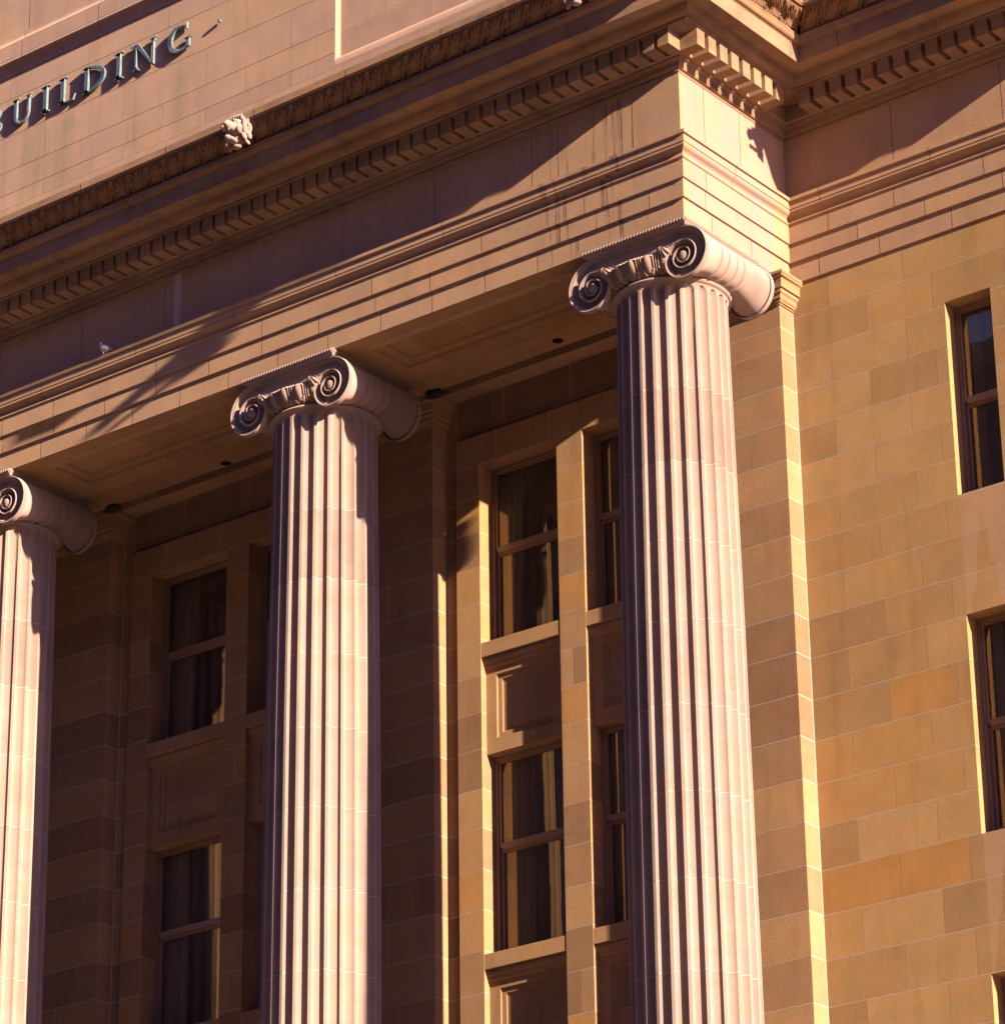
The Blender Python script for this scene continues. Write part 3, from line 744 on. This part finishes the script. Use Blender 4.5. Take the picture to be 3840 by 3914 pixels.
# ------------------------------------------------------------------ columns
NF=24
def shaft_R(z):
    # gentle entasis
    pts=[(-.66,.590),(-1.3,.594),(-4.35,.628),(-8.44,.648),(-11.6,.668)]
    if z>=pts[0][0]: return pts[0][1]
    for (a,ra),(b_,rb) in zip(pts,pts[1:]):
        if a>=z>=b_: t=(a-z)/(a-b_); return ra+(rb-ra)*t
    return pts[-1][1]
def make_column(ax):
    C0=(ax,AXY,0)
    mb=MB()
    dj=[-1.86,-2.71,-3.58,-4.45,-5.36,-6.27,-7.17,-8.10,-9.05,-10.0,-10.95]
    zt=-.672; zc=-.745; hh=.07
    zs=[-.655,zt,-.678]+[zc+hh*math.sin(k/8*math.pi/2) for k in range(8,-1,-1)]
    zz=zc
    seq=[(z_,0) for z_ in zs]
    prev=zc
    for j in dj:
        seq.append(((prev+j)/2,0)); seq+=[(j+.004,0),(j+.0035,1),(j-.0035,1),(j-.004,0)]; prev=j
    seq.append((-11.5,0)); seq.append((-11.6,0))
    NP=9
    rows=[]
    for z_,mo in seq:
        R=shaft_R(z_)
        if z_>zt-.001: R+= .012*(1 if z_>zt+.01 else .3)
        row=[]
        for f in range(NF):
            a0=math.radians(-90+15*f)
            fa=math.radians(1.55)
            row.append((a0-fa,R,0)); row.append((a0+fa,R,0))
            for k in range(1,NP):
                u=-1+2*k/NP
                a=a0+math.radians(7.5)+u*math.radians(7.5-1.55)
                if z_>zc:
                    q=1-u*u-((z_-zc)/hh)**2; dd=math.sqrt(q) if q>0 else 0
                else: dd=math.sqrt(max(0,1-u*u))
                row.append((a,R-.056*R/.62*dd,0))
        sub=.003 if mo else 0
        rows.append([(ax+ (r-sub)*math.cos(a), AXY+(r-sub)*math.sin(a), z_) for a,r,_ in row])
    dt=[random.uniform(.2,.9) for _ in range(20)]
    cnt=[0]; tl=[]
    for i in range(len(seq)-1):
        if seq[i][1] and seq[i+1][1]: tl.append(2.0); cnt[0]+=1
        else: tl.append(dt[cnt[0]])
    rows=rows[::-1]; tl=tl[::-1]
    mb.grid(rows,closed=True,tf=lambda a,c:tl[a])
    col=mb.build('column',M_COL,bld,smooth=28,loc=(ax,AXY,-11.6))
    def rev(mb,prof,n=96,t=.5):
        mb.grid([[(ax+r*math.cos(2*math.pi*k/n),AXY+r*math.sin(2*math.pi*k/n),z_) for k in range(n)] for r,z_ in prof],t,closed=True)
    # necking astragal + echinus with eggs
    e=MB()
    rev(e,[(.585,-.672),(.602,-.660),(.604,-.652)]+[(.612+.030*math.sin(k/6*math.pi),-.650+.05*k/6) for k in range(7)]+[(.606,-.596)])
    def egg(u,v):
        h=-.35*(1-abs(v-.5))
        c=(v-.56)/.50; q=1-(u/.27)**2-c*c
        if q>0: h=max(h,1.0*math.sqrt(q))
        rr=math.hypot(u/.37,(v-.56)/.60)
        if .86<rr<1.14 and v<.98: h=max(h,.62)
        if abs(abs(u)-.5)<.045 and v>.08: h=max(h,.55)
        return h
    NU=14;NV=14
    rows=[]
    for j in range(NV+1):
        v=j/NV; zz=-.594+.21*v; rb=.612+.115*math.sin(v*math.pi*.5)
        rows.append([(ax+(rb+.040*(egg(((k%NU)/NU)-.5,v) if 0<j<NV else -.3))*math.cos(2*math.pi*(k/(NU*NF))+math.radians(-97.5)),
                      AXY+(rb+.040*(egg(((k%NU)/NU)-.5,v) if 0<j<NV else -.3))*math.sin(2*math.pi*(k/(NU*NF))+math.radians(-97.5)), zz) for k in range(NU*NF)])
    e.grid(rows,.4,closed=True)
    rev(e,[(.72,-.384),(.60,-.370)])
    e.build('echinus',M_COL,col,smooth=45)
    # volutes
    EX=.59; EZ=-.490; R0=.352; KQ=.862
    def rs(phi): return R0*KQ**(phi/90.0)
    def bolster(sgn):
        mb=MB()
        ex=ax+sgn*EX
        def pt(phi,r,y): a=math.radians(90-phi); return (ex+sgn*r*math.cos(a), y, EZ+r*math.sin(a))
        for fy,dirn in ((0.0,1),(2*AXY,-1)):
            yf=fy; yfl=fy+dirn*.062
            # floor: spiral annulus strips + eye
            ph=[k*7.5 for k in range(0,int(990/7.5)+1)]
            def wid(p): return .036*(.80**(p/180.0))+.004
            o0=[];a1=[];a2=[];a3=[];a4=[];a5=[]
            for p in ph:
                r=rs(p); w_=wid(p)
                o0.append(pt(p,r,yf+dirn*.010)); a1.append(pt(p,r-w_*.12,yf)); a2.append(pt(p,r-w_*.48,yf+dirn*.002)); a3.append(pt(p,r-w_*.58,yf+dirn*.014)); a4.append(pt(p,r-w_*.95,yf+dirn*.012)); a5.append(pt(p,r-w_*1.08,yfl*.45+ .55*(yf+dirn*.02)))
            # sloping hollow to floor toward next winding
            a6=[];a7=[]
            for p in ph:
                r=rs(p); w_=wid(p); rn=rs(p+360)
                a6.append(pt(p,(r-w_*1.1)*.72+rn*.28,yfl)); a7.append(pt(p,rn*1.0,yfl-dirn*.012))
            for A_,B_ in ((o0,a1),(a1,a2),(a2,a3),(a3,a4),(a4,a5),(a5,a6),(a6,a7)): mb.grid([A_,B_],.45)
            # outer wall of the inner windings
            ow=[pt(p,rs(p),yfl) for p in ph]; mb.grid([ow,o0],.45)
            # eye
            re=.058; n=20
            prof=[(re,yf+dirn*.05),(re,yf+dirn*.012),(re*.8,yf+dirn*.002),(re*.4,yf-dirn*.004),(0.001,yf-dirn*.005)]
            mb.grid([[(ex+r*math.cos(2*math.pi*k/n),y,EZ+r*math.sin(2*math.pi*k/n)) for k in range(n)] for r,y in prof],.5,closed=True)
        # bolster body
        def s_of(t): # t -1..1 front to back
            a=abs(t)
            s=.735+.265*max(0,(a-.30)/.70)**1.55
            for c in (-.33,-.12,.12,.33):
                d=abs(t-c)
                if d<.040: s+=.046*math.sqrt(1-(d/.035)**2)
            return s
        ts=sorted(set([-1+2*k/40 for k in range(41)]+[c+d for c in (-.33,-.12,.12,.33) for d in (-.035,-.025,-.012,0,.012,.025,.035)]))
        rows=[]
        for t in ts:
            s=s_of(t); y=AXY+t*(AXY-.006)
            r=[]
            for k in range(0,49):
                p=k*7.5; rr=rs(p); a=math.radians(90-p)
                x_=rr*math.cos(a); z_=rr*math.sin(a)
                r.append((ex+sgn*x_*s, y, EZ+R0+(z_-R0)*s))
            rows.append(r)
        mb.grid(rows,.5)
        mb.build('volute',M_COL,col,smooth=38)
    bolster(1); bolster(-1)
    # canalis between the volutes, front and back, with cushion body
    c=MB()
    zt_=EZ+R0; zb0=EZ+rs(360)
    for fy,dirn in ((0.0,1),(2*AXY,-1)):
        n=24; w_=.040; w2=.0288+.004; rn=rs(360)
        sec=[(R0,.010),(R0-.12*w_,0),(R0-.48*w_,.002),(R0-.58*w_,.014),(R0-.95*w_,.012),(R0-1.08*w_,.039),((R0-w_*1.1)*.72+rn*.28,.062),(rn,.050),
             (rn,.010),(rn-.12*w2,0),(rn-.48*w2,.002),(rn-.58*w2,.014),(rn-.95*w2,.012),(rn-1.1*w2,.03),(rn-1.3*w2,.09)]
        rows=[[] for _ in sec]
        for k in range(n+1):
            x_=ax-EX+2*EX*k/n; u=(k/n-.5)*2; sag=-.035*(1-u*u)
            for q,(r_,d_) in enumerate(sec):
                f_=0 if q<6 else (.5 if q==6 else 1)
                rows[q].append((x_,fy+dirn*d_,EZ+r_+sag*f_))
        c.grid(rows,.5)
    c.box(ax-EX,ax+EX,.06,2*AXY-.06,-.385,zt_,.4)
    c.build('cushion',M_COL,col,smooth=38)
    # shell ornaments in the angles
    for sgn in (1,-1):
        s=MB()
        bx,bz=ax+sgn*.375,-.335
        n=30; rows=[]
        for j in range(7):
            rr=j/6
            row=[]
            for k in range(n+1):
                a=math.radians(-165+150*k/n) if sgn>0 else math.radians(-15-150*k/n)
                lob=.5+.5*math.cos(k/n*math.pi*2*5)
                R=.125*rr*(.85+.15*lob)
                row.append((bx+R*math.cos(a)*.8, -.055-.030*math.sin(rr*math.pi*.85)*(.55+.45*lob)+.05*rr*rr, bz+R*math.sin(a)))
            rows.append(row)
        s.grid(rows,.5); s.build('shell_ornament',M_COL,col,smooth=60)
    # abacus with a carved edge
    a=MB()
    HW=.675; x0,x1=ax-HW,ax+HW; y0,y1=AXY-HW,AXY+HW
    pr=[(-.05,-.142),(-.035,-.140)]+[(-.03+.03*(k/5)**.7,-.137+.045*k/5) for k in range(6)]+[(.0,-.088),(.0,-.0715),(-.04,-.0715)]
    sweep(a,pr,[(x0,y1),(x0,y0),(x1,y0),(x1,y1),(x0,y1)][:5],None,toner=lambda i,k:.5)
    nl=34; st=(2*HW)/nl
    for side in range(4):
        for k in range(nl):
            t=-HW+st*(k+.5)
            def T(u,o,z_):
                if side==0: return (ax+u,y0-o,z_)
                if side==1: return (x1+o,AXY+u,z_)
                if side==2: return (ax-u,y1+o,z_)
                return (x0-o,AXY-u,z_)
            # small pointed leaf, standing proud of the edge
            zt2=-.076; zb2=-.128
            pts=[(t,-.018,zb2),(t+st*.40,-.002,zb2+.026),(t+st*.30,.006,zt2),(t,.010,zt2+.004),(t-st*.30,.006,zt2),(t-st*.40,-.002,zb2+.026)]
            cc=T(t,.016,(zt2+zb2)/2)
            P=[T(*q) for q in pts]
            for q in range(6): a.face([P[q],P[(q+1)%6],cc],.5)
    a.build('abacus',M_COL,col,smooth=20)
    # base and plinth, below the picture
    b_=MB()
    rev(b_,[(.68,-11.6),(.70,-11.62),(.70,-11.68)]+[(.74+.05*math.sin(k/6*math.pi),-11.70-.10*k/6) for k in range(7)]+[(.72,-11.82),(.72,-11.9)]+[(.82+.07*math.sin(k/6*math.pi),-11.92-.16*k/6) for k in range(7)]+[(.8,-12.09)])
    b_.box(ax-.9,ax+.9,AXY-.9,AXY+.9,-12.4,-12.09)
    b_.build('column_base',M_COL,col,smooth=38)
    return col
c3=make_column(AX[0])
for x in AX[1:]:
    c=copy_tree(c3,bld); c.location.x += x-AX[0]
# podium the columns stand on
m=MB(); m.box(XL,.5,-.6,2.3,GZ,-12.4); m.build('podium',M_POR,bld)

# ------------------------------------------------------------------ lion heads on the cornice gutter
def blob_mesh(name, balls, voxel, mat, parent, loc, tone=.5, smooth_it=2):
    """balls: (x,y,z, rx,ry,rz, rotx,roty,rotz) ellipsoids joined into one continuous skin"""
    import bmesh
    bm=bmesh.new()
    for q in balls:
        x,y,z_,rx,ry,rz=q[:6]; rot=q[6:9] if len(q)>6 else (0,0,0)
        r=bmesh.ops.create_icosphere(bm,subdivisions=3,radius=1.0)
        M=Matrix.Translation((x,y,z_)) @ (Matrix.Rotation(rot[2],4,'Z')@Matrix.Rotation(rot[1],4,'Y')@Matrix.Rotation(rot[0],4,'X')) @ Matrix.Diagonal((rx,ry,rz,1))
        bmesh.ops.transform(bm,matrix=M,verts=r['verts'])
    me=bpy.data.meshes.new(name+'_src'); bm.to_mesh(me); bm.free()
    o=bpy.data.objects.new(name+'_src',me); COL.objects.link(o)
    md=o.modifiers.new('r','REMESH'); md.mode='VOXEL'; md.voxel_size=voxel
    ms=o.modifiers.new('s','SMOOTH'); ms.iterations=smooth_it; ms.factor=.5
    dg=bpy.context.evaluated_depsgraph_get(); ev_=o.evaluated_get(dg)
    m2=bpy.data.meshes.new_from_object(ev_)
    m2.name=name
    bpy.data.objects.remove(o); bpy.data.meshes.remove(me)
    at=m2.attributes.new('tone','FLOAT','FACE'); at.data.foreach_set('value',[tone]*len(m2.polygons))
    m2.shade_smooth(); m2.materials.clear(); m2.materials.append(mat)
    ob=bpy.data.objects.new(name,m2); COL.objects.link(ob)
    L=Vector((0,0,0))
    if parent:
        ob.parent=parent; q=parent
        while q is not None: L+=q.location; q=q.parent
    ob.location=Vector(loc)-L
    return ob
# head local: faces -Y, z up, origin at the back of the head
lb=[(0,-.045,.055,.112,.105,.115),(0,-.16,.035,.072,.090,.052),(0,-.242,.040,.034,.020,.020),(0,-.17,.075,.030,.075,.030),
    (.036,-.212,.006,.040,.048,.036),(-.036,-.212,.006,.040,.048,.036),
    (.050,-.128,.108,.042,.034,.022,0,.35,0),(-.050,-.128,.108,.042,.034,.022,0,-.35,0),
    (.052,-.142,.078,.018,.016,.012),(-.052,-.142,.078,.018,.016,.012),
    (.088,-.075,.005,.034,.062,.060),(-.088,-.075,.005,.034,.062,.060),
    (0,-.125,-.122,.054,.090,.026,-.10,0,0),(0,-.195,-.118,.042,.034,.030),(0,-.035,-.085,.080,.050,.070),(0,-.01,-.01,.13,.05,.15),
    (.040,-.222,-.034,.009,.009,.020),(-.040,-.222,-.034,.009,.009,.020),
    (.100,-.050,.150,.024,.022,.032),(-.100,-.050,.150,.024,.022,.032),
    (0,-.03,-.175,.060,.045,.026)]
for sg in (1,-1):
    for z_,x_,r_,t_ in ((.085,.128,.058,.15),(.000,.138,.060,0),(-.085,.126,.056,-.35)): lb.append((sg*x_,-.055,z_,.021,.034,r_,.15,sg*t_,0))
    for z_,x_,r_,t_ in ((.120,.148,.055,.25),(.030,.164,.060,.05),(-.060,.160,.058,-.15),(-.140,.128,.050,-.6)): lb.append((sg*x_,-.005,z_,.019,.034,r_,.10,sg*t_,0))
for k in range(6): lb.append((-.095+.038*k,-.070,.178+.016*(1-abs(-.095+.038*k)/.1),.0115,.018,.036))
lion=blob_mesh('lion_head',lb,.006,M_COL,corn,(AX[1]+.02,-.93,2.50),smooth_it=1)
for x in (AX[0],AX[2],AX[3]):
    c=lion.copy(); COL.objects.link(c); c.parent=corn; c.location.x += x-AX[1]
    if x==AX[0]: c.location.x+=0.0
# one on the wing, near its far corner
c=lion.copy(); COL.objects.link(c); c.parent=corn; c.location.x += 3.2-AX[1]; c.location.y += W

# ------------------------------------------------------------------ bronze letters  "BUILDING ·"
YL=YT-.035
lett=empty('bronze_lettering',(-9.0,YT,4.80))
tag(lett,'row of green-patinated bronze serif letters on the attic wall','lettering')
Z0,Z1=4.795,5.175; H=Z1-Z0
def poly_obj(polys, name='letter', x=0):
    """each polygon (list of (x,z)) becomes a thick plate with a raised ridge bevel"""
    mb=MB()
    for pts in polys:
        cx=sum(p[0] for p in pts)/len(pts)
        area=sum(pts[i][0]*pts[(i+1)%len(pts)][1]-pts[(i+1)%len(pts)][0]*pts[i][1] for i in range(len(pts)))
        if area<0: pts=pts[::-1]
        n=len(pts)
        # inset ring for the bevel
        ins=[]
        for i in range(n):
            p0,p1,p2=Vector(pts[i-1]),Vector(pts[i]),Vector(pts[(i+1)%n])
            d1=(p1-p0); d2=(p2-p1)
            if d1.length<1e-6 or d2.length<1e-6: ins.append(p1); continue
            d1.normalize(); d2.normalize(); n1=Vector((-d1.y,d1.x)); n2=Vector((-d2.y,d2.x)); mm=n1+n2
            if mm.length<.3: mm=n1
            else: mm=mm/(1+n1.dot(n2))
            if mm.length>1.6: mm=mm.normalized()*1.6
            ins.append(p1+mm*.006)
        yf=YL-.008; ym=YL; yb=YT-.012
        for i in range(n):
            j=(i+1)%n
            mb.face([(pts[i][0],yb,pts[i][1]),(pts[j][0],yb,pts[j][1]),(pts[j][0],ym,pts[j][1]),(pts[i][0],ym,pts[i][1])])
            mb.face([(pts[i][0],ym,pts[i][1]),(pts[j][0],ym,pts[j][1]),(ins[j].x,yf,ins[j].y),(ins[i].x,yf,ins[i].y)])
        mb.face([(q.x,yf,q.y) for q in ins])
    return mb.build(name,M_BRONZE,lett)
def stem(x,w=.074,z0=Z0,z1=Z1): return [(x-w/2,z0),(x+w/2,z0),(x+w/2,z1),(x-w/2,z1)]
def serif(x,z,w=.15,h=.026,up=True):
    s=1 if up else -1
    return [(x-w/2,z),(x+w/2,z),(x+w/2,z+s*h*.55),(x+.04,z+s*h),(x+.028,z+s*h*2.2),(x-.028,z+s*h*2.2),(x-.04,z+s*h),(x-w/2,z+s*h*.55)]
def bow(cx,cz,rx,rz,a0,a1,w0,w1,n=14):
    """list of quads for a curved stroke, thickness varying w0 (ends) .. w1 (middle)"""
    out=[]
    for k in range(n):
        q=[]
        for t in (k/n,(k+1)/n):
            a=math.radians(a0+(a1-a0)*t); w_=w0+(w1-w0)*math.sin(math.pi*t)
            q.append(((cx+rx*math.cos(a),cz+rz*math.sin(a)),(cx+(rx-w_)*math.cos(a),cz+(rz-w_*.9)*math.sin(a))))
        out.append([q[0][0],q[1][0],q[1][1],q[0][1]])
    return out
# B (cut by the left edge of the picture)
poly_obj([stem(-10.62),serif(-10.62,Z0,.13),serif(-10.62,Z1,.13,up=False)]+bow(-10.60,Z0+.098,.135,.100,-90,90,.02,.052)+bow(-10.60,Z1-.088,.115,.088,-90,90,.02,.048))
poly_obj([stem(-10.215,.064,Z0+.10),serif(-10.215,Z1,.13,up=False),stem(-9.985,.036,Z0+.12),serif(-9.985,Z1,.11,up=False)]+bow(-10.106,Z0+.13,.134,.135,180,360,.045,.042,18))
poly_obj([stem(-9.69),serif(-9.69,Z0),serif(-9.69,Z1,up=False)])
poly_obj([stem(-9.385),serif(-9.385,Z0,.14),serif(-9.385,Z1,up=False),[(-9.36,Z0),(-9.19,Z0),(-9.185,Z0+.024),(-9.36,Z0+.024)],[(-9.21,Z0+.01),(-9.185,Z0+.01),(-9.155,Z0+.085),(-9.172,Z0+.085)]])
poly_obj([stem(-8.97),serif(-8.97,Z0,.14),serif(-8.97,Z1,.14,up=False)]+bow(-8.96,(Z0+Z1)/2,.315,H/2,-90,90,.028,.078,20))
poly_obj([stem(-8.42),serif(-8.42,Z0),serif(-8.42,Z1,up=False)])
poly_obj([stem(-8.125,.036),serif(-8.125,Z0,.12),serif(-8.155,Z1,.13,up=False),stem(-7.835,.036),serif(-7.835,Z1,.12,up=False),[(-8.155,Z1),(-8.080,Z1),(-7.815,Z0+.0),(-7.845,Z0+.0),(-7.87,Z0+.02)]])
poly_obj(bow(-7.40,(Z0+Z1)/2,.195,H/2+.004,52,308,.030,.076,26)+[stem(-7.255,.062,Z0+.03,Z0+.165),serif(-7.255,Z0+.165,.12,up=False,h=.018),[(-7.295,Z1-.085),(-7.268,Z1-.09),(-7.262,Z1+.0),(-7.275,Z1+.0)]])
n=14
poly_obj([[( -6.742+.024*math.cos(2*math.pi*k/n), (Z0+Z1)/2+.024*math.sin(2*math.pi*k/n)) for k in range(n)]],'centre_dot')

# ------------------------------------------------------------------ small things in the porch
def downlight(x,y,label):
    mb=MB(); n=24
    pr=[(.064,-.0703),(.062,-.0745),(.054,-.0755),(.050,-.0730),(.02,-.0725),(.0005,-.0725)]
    mb.grid([[(x+r*math.cos(2*math.pi*k/n),y+r*math.sin(2*math.pi*k/n),z_) for k in range(n)] for r,z_ in pr],closed=True)
    o=mb.build('ceiling_light',M_HOLE,None,smooth=30,loc=(x,y,-.0705))
    tag(o,label,'ceiling light','small dark lights in the porch ceiling')
downlight(-2.76,1.44,'small round dark ceiling light between the middle and the right column')
downlight(-7.83,1.52,'small round dark ceiling light between the left and the middle column')
for x,lab in ((-4.64,'dark twiggy bird nest on the pilaster capital behind the middle column'),(-9.75,'dark twiggy bird nest on the pilaster capital behind the left column')):
    balls=[]
    rr=random.Random(int(-x*10))
    for k in range(46):
        a=rr.uniform(0,6.28); r=rr.uniform(0,.11)
        balls.append((math.cos(a)*r,math.sin(a)*r*.7,rr.uniform(-.02,.09),.05,.012,.010,rr.uniform(-.6,.6),rr.uniform(-.6,.6),rr.uniform(0,3.1)))
    balls.append((0,0,.01,.11,.07,.05))
    o=blob_mesh('bird_nest',balls,.009,M_NEST,None,(x,1.565,-.125),smooth_it=0)
    tag(o,lab,'bird nest','nests on the pilaster capitals')

# pigeon on the ledge of the architrave
M_PIG=None
def pigeon_mat():
    b=NB('pigeon_feathers')
    tc=b.n('ShaderNodeTexCoord'); x,y,z_=sepx(b,tc.outputs['Object'])
    head=b.math('GREATER_THAN', z_, .125)
    neck=b.math('MULTIPLY', b.math('LESS_THAN', z_, .125), b.math('LESS_THAN', x, -.045))
    c=rgb(.48,.45,.45)
    c=b.mix(b.math('MULTIPLY',neck,.75), c, rgb(.20,.18,.20))
    c=b.mix(b.math('MULTIPLY',b.math('GREATER_THAN', x, .085),.6), c, rgb(.25,.22,.22))
    c=b.mix(.3,c,b.mix(1.0,c,b.ramp(b.noise(tc.outputs['Object'],60,3,.6),[(.3,(.6,.6,.6)),(.7,(1.1,1.1,1.1))]),'MULTIPLY'))
    bs=b.n('ShaderNodeBsdfPrincipled',i_Roughness=.7); b.setin(bs,'Base Color',c)
    b.n('ShaderNodeOutputMaterial',i_0=bs.outputs[0]); return b.m
pb=[(0,0,.070,.072,.040,.042,0,.42,0),(-.035,0,.092,.040,.031,.034,0,.9,0),(-.058,0,.118,.020,.018,.032,0,-.3,0),(-.064,0,.146,.019,.016,.017),(-.084,0,.143,.012,.005,.005,0,-.2,0),
    (.062,0,.042,.062,.022,.014,0,.42,0),(.105,0,.022,.045,.018,.007,0,.42,0),(.01,.033,.072,.060,.012,.030,0,.45,0),(.01,-.033,.072,.060,.012,.030,0,.45,0),
    (-.008,.015,.024,.006,.006,.020),(-.008,-.015,.024,.006,.006,.020),(-.016,.015,.004,.016,.007,.004),(-.016,-.015,.004,.016,.007,.004)]
pg=blob_mesh('pigeon',pb,.0045,pigeon_mat(),None,(-8.285,-.128,.907),smooth_it=2)
pg.rotation_euler=(0,0,math.radians(12)); pg.scale=(1.05,1.05,1.05)
tag(pg,'pale grey pigeon standing on the architrave ledge, facing left','bird')

# curtains behind the porch windows
def curtain(x0,x1,zb,zt,label,waves=7,taper=0.0,y=2.31):
    mb=MB(); n=int(waves*8); rows=[]
    for j in range(9):
        v=j/8; zz=zb+(zt-zb)*v
        r=[]
        for k in range(n+1):
            u=k/n; xx=x0+(x1-x0)*u*(1-taper*v)
            r.append((xx, y+.020*math.sin(u*waves*2*math.pi+.5*math.sin(v*3)), zz))
        rows.append(r)
    mb.grid(rows)
    o=mb.build('curtain',M_CURT,None,smooth=60,loc=((x0+x1)/2,y,zb))
    tag(o,label,'curtain','curtains behind the porch windows')
curtain(-4.36,-4.02,-3.12,-1.0,'pale curtain at the left of the upper window between middle and right columns',5,-.25)
curtain(-4.36,-3.86,-6.72,-4.5,'yellowish gathered curtain at the left of the lower window between middle and right columns',7)
curtain(-3.56,-3.30,-6.72,-4.5,'narrow gathered curtain at the right of the lower window between middle and right columns',4)
curtain(-9.45,-9.02,-3.12,-1.0,'dim pale curtain in the upper window between left and middle columns',4,-.2)
curtain(-9.45,-9.0,-6.72,-4.5,'dim pale curtain in the lower window between left and middle columns',4)
curtain(-2.80,-2.58,-3.12,-1.0,'dim curtain in the upper window just left of the right column shaft',4)
curtain(-2.80,-2.60,-6.72,-4.5,'dim curtain in the lower window just left of the right column shaft',4)
curtain(1.98,2.10,-3.05,-.95,'thin curtain in the upper window of the side wall',3,y=2.32)
curtain(1.98,2.10,-6.70,-4.46,'thin curtain in the lower window of the side wall',3,y=2.32)

# ------------------------------------------------------------------ street, ground
def sheet(name,x0,x1,y0,y1,z_,mat):
    mb=MB(); mb.face([(x0,y0,z_),(x1,y0,z_),(x1,y1,z_),(x0,y1,z_)]); o=mb.build(name,mat,None,loc=((x0+x1)/2,(y0+y1)/2,z_)); tag(o,kind='structure'); return o
M_GRD=simple('ground_paving',(.36,.30,.24),.9,noise=(.5,.3,(.28,.24,.2)))
M_ASPH=simple('road_asphalt',(.06,.055,.05),.85,noise=(.5,2,(.08,.075,.07)))
M_PAVE=simple('pavement_slabs',(.74,.53,.35),.9,noise=(.5,1.2,(.64,.46,.31)))
sheet('ground',-900,900,-900,900,GZ-.15,M_GRD)
sheet('road',-300,300,-22,-8,GZ-.146,M_ASPH)
m=MB(); m.box(-300,300,-8,9.5,GZ-.146,GZ); o=m.build('pavement',M_PAVE); tag(o,kind='structure')

# the row of buildings across the street (unseen, behind the camera; added to block sky light and darken reflections)
def facade_block(name,x0,x1,y0,y1,h,mat,label,bay=3.6,fl=3.7):
    e=empty(name,((x0+x1)/2,y1,GZ)); tag(e,label,'building')
    w_=MB(); nb=max(1,int((x1-x0)/bay)); nf=max(1,int((h-5)/fl)); bw=(x1-x0)/nb
    z0=GZ+4.5
    w_.box(x0,x1,y0,y1-.4,GZ,GZ+h)
    for k in range(nb+1): w_.box(max(x0,x0+k*bw-.8),min(x1,x0+k*bw+.8),y1-.39,y1,GZ,GZ+h)
    for f in range(nf+1):
        zz=z0+f*fl
        for k in range(nb): w_.box(x0+k*bw+.8,x0+(k+1)*bw-.8,y1-.39,y1-.05,zz-1.3,zz)
    w_.box(x0-.3,x1+.3,y0,y1+.5,GZ+h,GZ+h+.7)
    w_.build('wall',mat,e)
    g=MB()
    for f in range(nf):
        for k in range(nb):
            g.face([(x0+k*bw+.8,y1-.37,z0+f*fl),(x0+(k+1)*bw-.8,y1-.37,z0+f*fl),(x0+(k+1)*bw-.8,y1-.37,z0+(f+1)*fl-1.3),(x0+k*bw+.8,y1-.37,z0+(f+1)*fl-1.3)])
    g.build('window_panes',M_OFFG,e)
    return e
M_OFF1=simple('office_stone',(.20,.15,.11),.9,noise=(.5,.4,(.15,.11,.08)))
M_OFF2=simple('office_brick',(.14,.08,.055),.9,noise=(.5,.6,(.10,.06,.04)))
M_OFFG=simple('office_glass',(.02,.03,.05),.08)
facade_block('added_office_block',-130,-62,-62,-36,40,M_OFF2,'added unseen dark brick block across the street, cutting sky light, far left end')
facade_block('added_office_block',-60,-8,-62,-36,38.7,M_OFF1,'added unseen brown stone block across the street, height set for the pane reflections')
facade_block('added_office_block',-6,40,-62,-36,46,M_OFF2,'added unseen dark brick block across the street, cutting sky light opposite the side wall')
facade_block('added_office_block',42,110,-62,-36,38,M_OFF1,'added unseen lower brown stone block across the street, cutting sky light, far right end')
